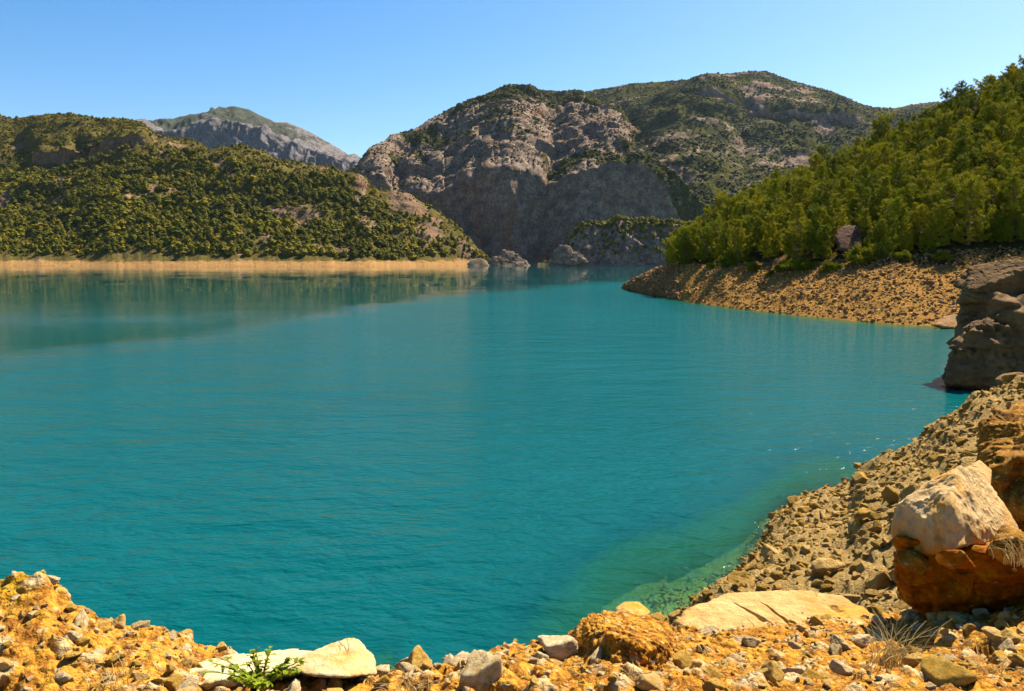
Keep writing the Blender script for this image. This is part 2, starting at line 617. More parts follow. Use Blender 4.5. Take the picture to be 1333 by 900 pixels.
def random_rock(s, dims=(1, 0.8, 0.6), nplanes=14, sub=4, k=38, amp=0.11):
    r = np.random.default_rng(s)
    N = r.normal(size=(nplanes, 3))
    N = np.vstack([N / np.linalg.norm(N, axis=1, keepdims=True), np.vstack([np.eye(3), -np.eye(3)])])
    D = np.concatenate([r.uniform(0.55, 1.0, nplanes), r.uniform(0.8, 1.1, 6)])
    V, Fc = rock_shape(N, D, sub, k, amp, s)
    return V * np.array(dims), Fc


def hull_rock(pts, sub=6, k=26, amp=0.03, s=0, fscale=3.0, lump=0.0, strata=0.0, grooves=()):
    """rock filling the hull of hand-placed points"""
    pts = np.asarray(pts, float)
    c = pts.mean(0)
    bm = bmesh.new()
    for p in pts - c:
        bm.verts.new(p)
    bmesh.ops.convex_hull(bm, input=bm.verts)
    bm.normal_update()
    N, D = [], []
    for f in bm.faces:
        n = np.array(f.normal[:])
        d = float(np.dot(n, np.array(f.verts[0].co[:])))
        if d < 0:
            n, d = -n, -d
        if d > 1e-4:
            N.append(n)
            D.append(d)
    bm.free()
    grooves = [(np.asarray(a) - c, np.asarray(b) - c, w, d) for a, b, w, d in grooves]
    V, Fc = rock_shape(np.array(N), np.array(D), sub, k, amp, s, fscale, lump, strata, grooves)
    return V, Fc, c


# ------------------------------------------------------------------ scatter (ground cover one could not count)
def hidden_protos(name, meshes):
    col = bpy.data.collections.new(name)                 # source shapes, not linked to the scene
    for i, me in enumerate(meshes):
        o = bpy.data.objects.new('%s_%02d' % (name, i), me)
        col.objects.link(o)
    return col


def scatter(name, P, scale, rot, pick, col, label, cat):
    me = bpy.data.meshes.new(name)
    me.vertices.add(len(P))
    me.vertices.foreach_set('co', np.asarray(P, np.float32).ravel())
    for nm, typ, arr in (('sc', 'FLOAT_VECTOR', scale), ('rt', 'FLOAT_VECTOR', rot)):
        a = me.attributes.new(nm, typ, 'POINT')
        a.data.foreach_set('vector', np.asarray(arr, np.float32).ravel())
    a = me.attributes.new('pk', 'INT', 'POINT')
    a.data.foreach_set('value', np.asarray(pick, np.int32))
    o = link(name, me)
    ng = bpy.data.node_groups.new(name + '_scatter', 'GeometryNodeTree')
    ng.interface.new_socket('Geometry', in_out='INPUT', socket_type='NodeSocketGeometry')
    ng.interface.new_socket('Geometry', in_out='OUTPUT', socket_type='NodeSocketGeometry')
    N = ng.nodes.new
    gi, go = N('NodeGroupInput'), N('NodeGroupOutput')
    iop, ci = N('GeometryNodeInstanceOnPoints'), N('GeometryNodeCollectionInfo')
    ci.inputs['Collection'].default_value = col
    ci.inputs['Separate Children'].default_value = True
    ci.inputs['Reset Children'].default_value = True
    L = ng.links.new

    def na(nm, typ):
        n = N('GeometryNodeInputNamedAttribute')
        n.data_type = typ
        n.inputs['Name'].default_value = nm
        return n.outputs['Attribute']
    e2r = N('FunctionNodeEulerToRotation')
    L(gi.outputs[0], iop.inputs['Points'])
    L(ci.outputs[0], iop.inputs['Instance'])
    iop.inputs['Pick Instance'].default_value = True
    L(na('pk', 'INT'), iop.inputs['Instance Index'])
    L(na('rt', 'FLOAT_VECTOR'), e2r.inputs[0])
    L(e2r.outputs[0], iop.inputs['Rotation'])
    L(na('sc', 'FLOAT_VECTOR'), iop.inputs['Scale'])
    L(iop.outputs[0], go.inputs[0])
    o.modifiers.new('scatter', 'NODES').node_group = ng
    tag(o, label, cat, kind='stuff')
    return o


def yaw(n):
    return np.stack([rng.uniform(-0.08, 0.08, n), rng.uniform(-0.08, 0.08, n), rng.uniform(0, 6.283, n)], -1)


def far_tree_mesh(s, conical, mat):
    """distant pine: a dozen ragged foliage clumps on a short stem, unit height"""
    r = np.random.default_rng(s)
    S, Fc = ico(2)
    Vs, Fs, o = [], [], 0
    n = 13
    for i in range(n):
        t = (i + 0.5) / n
        z = 0.16 + 0.8 * t
        rad = (0.36 * (1 - t) ** 0.75 + 0.05) if conical else 0.36 * math.sqrt(max(0.05, 1 - (2 * t - 0.85) ** 2)) * 0.9
        a = r.uniform(0, 6.283)
        off = rad * r.uniform(0.25, 0.85)
        sz = rad * r.uniform(0.5, 0.8) + 0.05
        V = S * (1 + 0.38 * vnoise(S * 2.2 + r.uniform(0, 50), s + i) + 0.25 * r.uniform(-1, 1, (len(S), 1))[:, 0])[:, None]
        V = V * np.array([sz, sz, sz * 0.62]) + np.array([off * math.cos(a), off * math.sin(a), z])
        Vs.append(V)
        Fs.append(Fc + o)
        o += len(V)
    return mesh_from('far_tree_shape', np.vstack(Vs), np.vstack(Fs), mat, False)


def shrub_mesh(s, mat):
    r = np.random.default_rng(s)
    S, Fc = ico(2)
    Vs, Fs, o = [], [], 0
    for i in range(5):
        a = r.uniform(0, 6.283)
        sz = r.uniform(0.25, 0.42)
        V = S * (1 + 0.45 * vnoise(S * 2.0 + r.uniform(0, 50), s + i) + 0.25 * r.uniform(-1, 1, (len(S), 1))[:, 0])[:, None]
        V = V * sz * np.array([1, 1, 0.8]) + np.array([0.28 * math.cos(a), 0.28 * math.sin(a), r.uniform(0.15, 0.4)])
        Vs.append(V)
        Fs.append(Fc + o)
        o += len(V)
    return mesh_from('shrub_shape', np.vstack(Vs), np.vstack(Fs), mat, False)


PRO_TREE = hidden_protos('far_tree_shapes', [far_tree_mesh(100 + i, i % 3 == 0, M['farleaf']) for i in range(7)])
PRO_SHRUB = hidden_protos('shrub_shapes', [shrub_mesh(200 + i, M['scrub']) for i in range(5)])

# ================================================================== THE SETTING
exec_parts = []


def finish_surface(name, G, attrs, mat, kind='structure'):
    nr, nc = G.shape[:2]
    me = mesh_from(name, G.reshape(-1, 3), grid_faces(nr, nc), mat, True, {k: v.ravel() for k, v in attrs.items()})
    o = link(name, me)
    tag(o, kind=kind)
    return o


def displace(G, terms, w):
    """terms: list of (kind, wavelength xyz, amp, seed); w (nr,) or (nr,nc) weights"""
    nr, nc = G.shape[:2]
    N = grid_normals(G).reshape(-1, 3)
    P = G.reshape(-1, 3)
    d = np.zeros(len(P))
    for kind, wl, amp, s in terms:
        q = P / np.asarray(wl, float) + s * 3.7
        d += amp * (ridged(q, 4, s) if kind == 'r' else fbm(q, 5, s))
    W = w[:, None] * np.ones((1, nc)) if w.ndim == 1 else w
    return (P + N * (d * W.ravel())[:, None]).reshape(nr, nc, 3)


# ---------------- left wooded hill
cols = np.arange(-420, 652, 1.25)
sky = [(-420, 190), (-300, 165), (-150, 152), (-60, 146), (0, 150), (17, 155), (49, 150), (95, 147), (113, 151), (133, 157), (162, 157), (185, 163), (202, 175), (225, 183),
       (254, 187), (272, 198), (289, 196), (318, 196), (340, 203), (359, 212), (394, 216), (417, 218), (437, 217), (454, 227), (469, 235), (474, 246), (492, 251), (529, 253),
       (550, 266), (576, 283), (599, 303), (619, 325), (630, 334), (640, 342), (652, 352)]
d0 = sknots(cols, [(-420, 760), (0, 745), (250, 690), (480, 690), (600, 760), (652, 800)], 91) + 5 * fbm(np.stack([cols / 30, 0 * cols, 0 * cols], -1), 4, 5)
dr = d0 + knots(cols, [(-420, 700), (0, 620), (185, 560), (300, 420), (440, 330), (500, 230), (560, 150), (620, 45), (652, 12)])
zsh = knots(cols, [(-420, 5.0), (300, 5.2), (600, 6.5), (652, 1.0)]) + 4.0 * fbm(np.stack([cols / 28, 0 * cols + 5, 0 * cols], -1), 4, 6)
A = [at_z(cols, -6 + 0 * cols, d0 - 15), at_z(cols, 0 * cols, d0), at_z(cols, zsh, d0 + knots(cols, [(-420, 22), (600, 22), (652, 4)]))]
scar_d = dr - (dr - d0) * 0.34
sb = knots(cols, [(-420, 250), (-100, 225), (0, 224), (52, 220), (85, 213), (110, 205), (150, 199), (185, 196), (202, 203), (254, 212), (340, 228), (437, 245), (500, 275), (560, 295), (620, 330), (640, 343), (652, 352)])
st_ = sb - knots(cols, [(-420, 3), (38, 3), (48, 16), (85, 20), (104, 9), (112, 17), (150, 20), (185, 15), (196, 1.5), (652, 0.5)])
A += [at(cols, sb, scar_d), at(cols, st_, scar_d + knots(cols, [(-420, 6), (45, 6), (60, -2), (185, -2), (205, 3), (652, 1)])), at(cols, sknots(cols, sky), dr)]
A.append(behind(A[-1], 350, -0.35 * (A[-1][:, 2] + 20)))
A.append(at_z(cols, -30 + 0 * cols, dr + 900))
G, ts = skin(A, [3, 6, 110, 12, 60, 14, 8])
w = np.interp(ts, [0, 1.0, 2, 2.5, 4.6, 5, 6, 7], [0, 0.02, 0.1, 1, 1, 0.25, 0.5, 0])
low = knots(cols, [(-420, 1), (440, 1), (600, 0.45), (652, 0.1)])
G = displace(G, [('r', (150, 150, 210), 17, 3), ('n', (60, 60, 60), 10, 9), ('n', (17, 17, 17), 4.5, 5)], w[:, None] * low[None, :])
Px = cols[None, :] + 0 * ts[:, None]
T = ts[:, None] + 0 * cols[None, :]
Nn = grid_normals(G)
rk = 0.12 + 0.75 * smooth(0.25, 0.6, fbm(G.reshape(-1, 3) / 42 + 3, 4, 21).reshape(T.shape))
rk = np.maximum(rk, ((T > 3.05) & (T < 3.98) & (Px > 45) & (Px < 200)) * 0.95)


def blob(px0, t0, rx, rt):
    return np.exp(-((Px - px0) / rx) ** 2 - ((T - t0) / rt) ** 2)


rk = np.maximum(rk, 0.9 * np.maximum.reduce([blob(213, 3.2, 12, 0.5) * 0.8, blob(468, 3.6, 8, 1.3), blob(478, 2.55, 14, 0.2), blob(90, 2.65, 30, 0.07), blob(290, 3.0, 22, 0.25) * 0.7,
                                             blob(395, 2.5, 35, 0.25) * 0.7, blob(430, 2.15, 45, 0.08) * 0.8, blob(235, 2.55, 20, 0.06) * 0.8, blob(530, 4.4, 30, 0.8), blob(560, 2.6, 40, 0.5) * 0.75, blob(605, 3, 25, 1.5) * 0.7, blob(520, 2.5, 50, 0.3) * 0.55]))
rk = np.clip(rk, 0, 1)
finish_surface('hill', G, {'rock': rk}, M['hill_left'])
den = np.clip(1.25 - 1.25 * rk, 0.03, 1) * (1 - 0.92 * ((T > 2.86) & (T < 3.1) & (Px > 45) & (Px < 196))) * ((T > 2.03 + 0.02 * fbm(np.stack([Px.ravel() / 14, 0 * Px.ravel(), 0 * Px.ravel()], -1), 3, 8).reshape(T.shape)) & (T < 5.2)) * (1 - 0.45 * (T > 4))
den = den * (0.25 + 1.5 * smooth(-0.25, 0.3, fbm(G.reshape(-1, 3) / 24, 4, 71).reshape(T.shape)))
P, r, c = sample_grid(G, 90000, den)
kp = thin(P, 2.1)[:46000]
P, r, c = P[kp], r[kp], c[kp]
hgt = (2.0 + 6.0 * rng.random(len(P)) ** 2.6) * np.where(T[r, c] > 3.9, 0.6, 1.0) * np.where(rk[r, c] > 0.5, 0.6, 1.0)
wd = hgt * rng.uniform(0.7, 1.5, len(P))
scatter('pine_forest', P - [0, 0, 0.7], np.stack([wd, wd, hgt], -1), yaw(len(P)), rng.integers(0, 7, len(P)), PRO_TREE, 'dense olive green pine forest covering the far left hill', 'forest')

# ---------------- front limestone massif with the shaded cliff
cols = np.arange(440, 960, 1.0)
sky = [(440, 240), (455, 222), (467, 213), (474, 201), (480, 192), (503, 183), (509, 176), (529, 172), (544, 167), (558, 158), (573, 149), (590, 141), (619, 130), (642, 121), (668, 115), (688, 115),
       (707, 121), (728, 122), (753, 121), (775, 130), (794, 144), (806, 165), (812, 186), (826, 199), (850, 212), (872, 232), (890, 250), (910, 268), (935, 282), (960, 295)]
clt = [(440, 262), (470, 236), (485, 232), (500, 240), (530, 255), (560, 262), (580, 254), (605, 240), (640, 228), (672, 224), (695, 232), (706, 250), (716, 252), (735, 240), (765, 228), (800, 217), (835, 216), (850, 228), (862, 246), (885, 290), (930, 310), (960, 318)]
d0 = knots(cols, [(440, 1180), (560, 1120), (660, 1060), (705, 1085), (760, 1030), (870, 1015), (960, 1040)])
clt_n = 15 * fbm(np.stack([cols / 26, 0 * cols, 0 * cols], -1), 4, 66)
dc = d0 + 28
dr = dc + knots(cols, [(440, 60), (480, 130), (520, 260), (600, 480), (690, 620), (760, 600), (800, 420), (815, 230), (850, 40), (880, 25), (960, 15)])
A = [at_z(cols, -8 + 0 * cols, d0 - 6), at_z(cols, 1 + 0 * cols, d0), at(cols, sknots(cols, clt, 7) + clt_n * knots(cols, [(440, 0), (480, 1), (850, 1), (900, 0.8), (960, 0)]), dc), at(cols, sknots(cols, sky, 5), dr)]
A.append(behind(A[-1], 160, -90))
A.append(at_z(cols, -30 + 0 * cols, dr + 700))
G, ts = skin(A, [3, 130, 190, 10, 6])
w = np.interp(ts, [0, 1, 1.15, 1.9, 2.2, 2.8, 3, 4, 5], [0, 0.1, 0.8, 0.7, 1, 1, 0.22, 0.6, 0])
edge = knots(cols, [(440, 0.15), (500, 0.6), (560, 1), (800, 1), (840, 0.8), (960, 0.6)])
w = w * np.interp(ts, [0, 1.2, 1.9, 2.15, 5], [1, 0.55, 0.55, 1, 1])
G = displace(G, [('r', (150, 150, 190), 26, 13), ('r', (55, 55, 110), 9, 2), ('r', (34, 34, 170), 9, 19), ('n', (22, 22, 30), 4.5, 15), ('n', (8, 8, 8), 2, 25)], w[:, None] * edge[None, :])
Px = cols[None, :] + 0 * ts[:, None]
T = ts[:, None] + 0 * cols[None, :]
pat = fbm(G.reshape(-1, 3) / 75 + 1, 5, 31).reshape(T.shape)
up = smooth(2.55, 2.95, T) * smooth(560, 620, Px)
rk = np.clip(0.62 + 0.75 * pat - 0.6 * up, 0, 1)
rk = np.where(T < 2.0, np.maximum(0.72, rk), rk)
finish_surface('mountain', G, {'rock': rk}, M['massif'])
den = (np.clip(1.12 - 0.95 * rk, 0.1, 1)) * ((T > 2.02) & (T < 3.3))
P, r, c = sample_grid(G, 42000, den)
kp = thin(P, 2.0)
P, r, c = P[kp], r[kp], c[kp]
s_ = (1.3 + 3.2 * rng.random(len(P)) ** 2.5) * np.where(rk[r, c] > 0.6, 0.75, 1.0)
scatter('mountain_scrub', P - [0, 0, 0.4], np.stack([s_, s_, s_ * rng.uniform(0.7, 1.2, len(P))], -1), yaw(len(P)), rng.integers(0, 5, len(P)), PRO_SHRUB, 'dark green scrub dotted over the pale limestone of the middle mountain', 'scrub')

# ---------------- higher ridge behind, running to the right
cols = np.arange(690, 1520, 1.5)
sky = [(690, 140), (720, 130), (753, 121), (784, 116), (822, 109), (859, 107), (896, 105), (928, 99), (956, 95), (984, 93), (1000, 94), (1010, 98), (1036, 108), (1062, 114), (1088, 121), (1114, 133), (1137, 140), (1166, 141), (1190, 136), (1218, 133), (1260, 136), (1330, 150), (1420, 170), (1520, 190)]
sct = [(690, 200), (800, 175), (880, 132), (918, 127), (945, 134), (965, 150), (993, 143), (1040, 150), (1090, 157), (1126, 170), (1160, 190), (1220, 205), (1520, 240)]
sch = [(690, 0.6), (880, 1), (918, 9), (945, 14), (970, 10), (993, 8), (1040, 9), (1090, 15), (1126, 10), (1150, 2), (1520, 0.6)]
d0 = knots(cols, [(690, 1300), (860, 1180), (960, 1150), (1520, 1100)])
dr = d0 + knots(cols, [(690, 1300), (900, 1350), (1000, 1400), (1130, 1500), (1520, 1300)])
dm = d0 + (dr - d0) * 0.66
A = [at_z(cols, -10 + 0 * cols, d0), at(cols, knots(cols, [(690, 300), (830, 270), (900, 268), (960, 280), (1100, 275), (1520, 290)]), d0 + 160),
     at(cols, sknots(cols, sct) + sknots(cols, sch), dm), at(cols, sknots(cols, sct), dm + knots(cols, [(690, 20), (880, 15), (918, -5), (1126, -5), (1150, 15), (1520, 20)])), at(cols, sknots(cols, sky, 5), dr)]
A.append(behind(A[-1], 300, -150))
A.append(at_z(cols, -30 + 0 * cols, dr + 1200))
G, ts = skin(A, [20, 170, 14, 70, 10, 6])
w = np.interp(ts, [0, 1, 1.2, 3.3, 4, 5, 6], [0.1, 0.6, 1, 1, 0.06, 0.5, 0])
G = displace(G, [('r', (380, 330, 420), 42, 43), ('r', (130, 130, 170), 15, 47), ('n', (45, 45, 45), 8, 45), ('n', (14, 14, 14), 3, 46)], w)
Px = cols[None, :] + 0 * ts[:, None]
T = ts[:, None] + 0 * cols[None, :]
pat = fbm(G.reshape(-1, 3) / 110 + 1, 5, 61).reshape(T.shape)
rk = 0.27 + 0.75 * pat + 0.3 * np.exp(-((Px - 975) / 60) ** 2 - ((T - 3.4) / 0.5) ** 2) + 0.25 * np.exp(-((Px - 890) / 40) ** 2 - ((T - 1.1) / 0.3) ** 2)
rk = np.maximum(rk, 0.95 * ((T > 2.05) & (T < 2.95) & (Px > 905) & (Px < 1140)))
rk = np.maximum(rk, 0.9 * np.exp(-((Px - 1075 - (1.9 - T) * 160) / 14) ** 2) * smooth(1.62, 1.7, T) * (T < 2.0))
rk = np.clip(rk, 0, 1)
finish_surface('mountain_ridge', G, {'rock': rk}, M['massif'])
den = (np.clip(1.15 - 1.1 * rk, 0.08, 1)) * ((T > 0.6) & (T < 4.3))
den = den * (0.3 + 1.4 * smooth(-0.3, 0.3, fbm(G.reshape(-1, 3) / 60, 4, 73).reshape(T.shape)))
P, r, c = sample_grid(G, 60000, den)
s_ = (2.0 + 4.4 * rng.random(len(P)) ** 2.5) * np.where(rk[r, c] > 0.6, 0.7, 1.0)
scatter('ridge_scrub', P - [0, 0, 0.5], np.stack([s_, s_, s_ * rng.uniform(0.8, 1.2, len(P))], -1), yaw(len(P)), rng.integers(0, 5, len(P)), PRO_SHRUB, 'green oak and juniper scrub over the higher ridge', 'scrub')

# ---------------- far bare peak between the hills
cols = np.arange(110, 560, 1.0)
sky = [(110, 185), (160, 168), (188, 161), (202, 159), (240, 152), (289, 143), (306, 140), (324, 143), (344, 153), (359, 159), (373, 159), (394, 168), (417, 181), (437, 192), (454, 203), (467, 211), (490, 226), (560, 260)]
clt = [(110, 190), (188, 166), (203, 172), (228, 172), (250, 163), (285, 157), (310, 160), (330, 170), (352, 179), (380, 190), (420, 203), (467, 220), (560, 264)]
d0 = 0 * cols + 3300
A = [at_z(cols, 0 * cols, d0), at(cols, knots(cols, [(110, 235), (250, 206), (330, 214), (467, 240), (560, 290)]), d0 + 150), at(cols, sknots(cols, clt, 5), d0 + 230), at(cols, sknots(cols, sky, 5), d0 + 900)]
A.append(behind(A[-1], 500, -300))
A.append(at_z(cols, -30 + 0 * cols, d0 + 1900))
G, ts = skin(A, [10, 60, 60, 6, 4])
w = np.interp(ts, [0, 1, 1.9, 2.1, 2.5, 3, 4, 5], [0, 1, 0.9, 0.7, 0.7, 0.08, 0.5, 0])
G = displace(G, [('r', (170, 300, 700), 55, 73), ('r', (70, 90, 260), 24, 75), ('n', (40, 40, 50), 14, 79)], w)
T = ts[:, None] + 0 * cols[None, :]
Px = cols[None, :] + 0 * ts[:, None]
rk = np.clip(0.85 - 0.42 * smooth(2.0, 2.15, T) * (1 - smooth(330, 430, Px)) + 0.4 * fbm(G.reshape(-1, 3) / 120, 4, 77).reshape(T.shape) - 0.2 * (T > 2.1), 0, 1)
finish_surface('far_mountain', G, {'rock': rk}, M['far'])

# ---------------- low rocky headland in front of the cliff (right of centre)
cols = np.arange(700, 960, 0.8)
sky = [(700, 348), (716, 344), (736, 330), (744, 316), (752, 304), (765, 298), (790, 294), (840, 294), (870, 297), (900, 300), (960, 305)]
d0 = knots(cols, [(700, 800), (760, 730), (960, 705)])
base = knots(cols, [(700, 0), (780, 0), (800, 1.5), (855, 1.5), (960, 0.5)])
dr = d0 + knots(cols, [(700, 4), (740, 20), (765, 50), (960, 60)])
z_top = at(cols, sknots(cols, sky, 5), dr)
A = [at_z(cols, -6 + 0 * cols, d0 - 14), at_z(cols, 0 * cols + 0.1, d0 - 4), at_z(cols, base + 2.0, d0 + 1), z_top * np.array([1, 0, 1]) * 0.985 + np.array([0, 1, 0]) * (d0 + (dr - d0) * 0.45)[:, None], z_top]
A.append(at_z(cols, -20 + 0 * cols, dr + 120))
G, ts = skin(A, [3, 5, 70, 20, 10])
w = np.interp(ts, [0, 1, 2, 2.2, 3, 4, 5], [0, 0.15, 0.3, 1, 1, 0.3, 0])
ed = knots(cols, [(700, 0.1), (740, 0.5), (770, 1), (960, 1)])
G = displace(G, [('r', (30, 30, 60), 6, 83), ('r', (10, 10, 26), 3.0, 85), ('n', (5, 5, 5), 1.4, 86)], w[:, None] * ed[None, :])
T = ts[:, None] + 0 * cols[None, :]
rk = np.clip(np.where(T < 3.0, 0.82, 0.35) + 0.5 * fbm(G.reshape(-1, 3) / 18, 4, 87).reshape(T.shape), 0, 1)
finish_surface('headland', G, {'rock': rk}, M['massif'])
den = np.where(T > 2.9, 1.0, np.clip(0.95 - 0.8 * rk, 0.1, 1)) * ((T > 2.15) & (T < 4.5))
P, r, c = sample_grid(G, 2600, den)
kp = thin(P, 2.0)
P, r, c = P[kp], r[kp], c[kp]
h_ = rng.uniform(3.5, 7.0, len(P)) * np.where(T[r, c] > 2.9, 1.0, 0.75)
scatter('headland_trees', P - [0, 0, 0.5], np.stack([h_, h_, h_], -1), yaw(len(P)), rng.integers(0, 7, len(P)), PRO_TREE, 'small pines and bushes growing over the low rocky headland', 'trees')

# ---------------- right pine slope with its stony shore
cols = np.concatenate([np.arange(800, 1360, 1.0), np.arange(1360, 1900, 4.0)])
RW = sknots(cols, [(770, 373.0), (808, 375), (830, 381), (865, 388), (900, 394), (960, 402), (1030, 410), (1100, 417), (1160, 422), (1235, 426), (1333, 430), (1500, 436), (1900, 440)], 9)
dw = dist_at_water(cols, RW)
TL = knots(cols, [(770, 373), (808, 374.3), (840, 361), (870, 350), (900, 347), (960, 351), (1000, 353), (1060, 351), (1130, 348), (1200, 349), (1290, 346), (1400, 340), (1900, 330)])
dt = dw + knots(cols, [(770, 0.4), (808, 0.6), (840, 9), (870, 16), (900, 20), (1000, 22), (1130, 24), (1900, 26)])
GS = sknots(cols, [(770, 374), (808, 373.8), (840, 360), (870, 349), (882, 344), (890, 336), (930, 305), (1000, 275), (1060, 245), (1120, 224), (1200, 186), (1250, 155), (1333, 118), (1500, 55), (1900, -40)], 15)
dr = dt + knots(cols, [(770, 2), (808, 3), (850, 10), (890, 30), (930, 50), (1000, 68), (1100, 84), (1333, 105), (1900, 130)])
A = [at_z(cols, -5 + 0 * cols, dw - 14), at_z(cols, 0 * cols, dw), at(cols, TL, dt), at(cols, GS, dr)]
A.append(behind(A[-1], 60, -0.25 * A[-1][:, 2] - 1.0))
A.append(at_z(cols, -20 + 0 * cols, dr + 200))
for k_ in range(1, 4):
    A[k_][:, 2] -= 2.0 * (1 - smooth(800, 818, cols))
G, ts = skin(A, [8, 70, 60, 8, 6])
w = np.interp(ts, [0, 0.9, 1, 1.3, 2, 2.3, 3, 4, 5], [0.4, 0.25, 0.12, 0.9, 1, 1.6, 1.2, 0.5, 0])
tip = knots(cols, [(770, 0.05), (808, 0.25), (840, 0.7), (880, 1), (1900, 1)])
G = displace(G, [('r', (16, 16, 16), 0.9, 93), ('n', (4, 4, 4), 0.55, 95), ('n', (1.2, 1.2, 1.2), 0.25, 96)], w[:, None] * tip[None, :])
T = ts[:, None] + 0 * cols[None, :]
PxR = cols[None, :] + 0 * ts[:, None]
rk = np.clip(0.2 + 0.5 * fbm(G.reshape(-1, 3) / 9, 4, 97).reshape(T.shape), 0, 1)
finish_surface('pine_slope', G, {'rock': rk}, M['hill_right'])
GR, TR = G, T

# ================================================================== PINES OF THE RIGHT SLOPE
def tube(path, rad, n=7):
    path = np.asarray(path, float)
    V = []
    for i, p in enumerate(path):
        t = path[min(i + 1, len(path) - 1)] - path[max(i - 1, 0)]
        t /= np.linalg.norm(t) + 1e-9
        a = np.cross(t, [0.31, 0.95, 0.11])
        a /= np.linalg.norm(a)
        b = np.cross(t, a)
        for k in range(n):
            an = 6.2832 * k / n
            V.append(p + rad[i] * (math.cos(an) * a + math.sin(an) * b))
    Fq = []
    for i in range(len(path) - 1):
        for k in range(n):
            Fq.append((i * n + k, i * n + (k + 1) % n, (i + 1) * n + (k + 1) % n, (i + 1) * n + k))
    return np.array(V), np.array(Fq)


class Tubes:
    def __init__(self):
        self.V, self.F, self.o = [], [], 0

    def add(self, path, rad, n=6):
        V, Fq = tube(path, rad, n)
        self.V.append(V)
        self.F.append(Fq + self.o)
        self.o += len(V)

    def mesh(self, name, mat):
        return mesh_from(name, np.vstack(self.V), np.vstack(self.F), mat)


def needle_spray(r, centers, dirs, n, length, width):
    """foliage tufts: overlapping needle plates over each tuft's dome, with loose blades sticking out of it"""
    def unit(q):
        return q / (np.linalg.norm(q, axis=1, keepdims=True) + 1e-9)
    m = len(centers)
    size = length * r.uniform(0.65, 1.35, m)
    nb = n // 3
    npl = n - nb
    out = []
    C, Dd, S_ = np.repeat(centers, npl, 0), np.repeat(dirs, npl, 0), np.repeat(size, npl)[:, None]
    q = unit(r.normal(size=C.shape) * 0.8 + Dd * 0.45 + np.array([0, 0, 0.3]))
    nrm = unit(q + r.normal(size=C.shape) * 0.45)
    b = C + q * S_ * r.uniform(0.45, 1.0, (len(C), 1)) * np.array([1, 1, 0.42])
    t1 = unit(np.cross(nrm, r.normal(size=C.shape)))
    t2 = np.cross(nrm, t1)
    L = S_ * r.uniform(0.28, 0.5, (len(C), 1))
    w = L * r.uniform(0.25, 0.5, (len(C), 1))
    out.append(np.stack([b - t1 * L - t2 * w * 0.3, b - t2 * w, b + t1 * L + t2 * w * 0.2, b + t2 * w], 1))
    C, Dd, S_ = np.repeat(centers, nb, 0), np.repeat(dirs, nb, 0), np.repeat(size, nb)[:, None]
    q = unit(r.normal(size=C.shape) * 0.6 + Dd * 0.9 + np.array([0, 0, 0.4]))
    sd = unit(np.cross(q, r.normal(size=C.shape)))
    b = C + q * S_ * 0.5
    L = S_ * r.uniform(0.7, 1.1, (len(C), 1))
    w = width * r.uniform(0.7, 1.3, (len(C), 1))
    out.append(np.stack([b - sd * w * 0.5, b + sd * w * 0.5, b + q * L + sd * w * 0.2, b + q * L - sd * w * 0.2], 1))
    V = np.concatenate(out).reshape(-1, 3)
    return V, np.arange(len(V)).reshape(-1, 4)


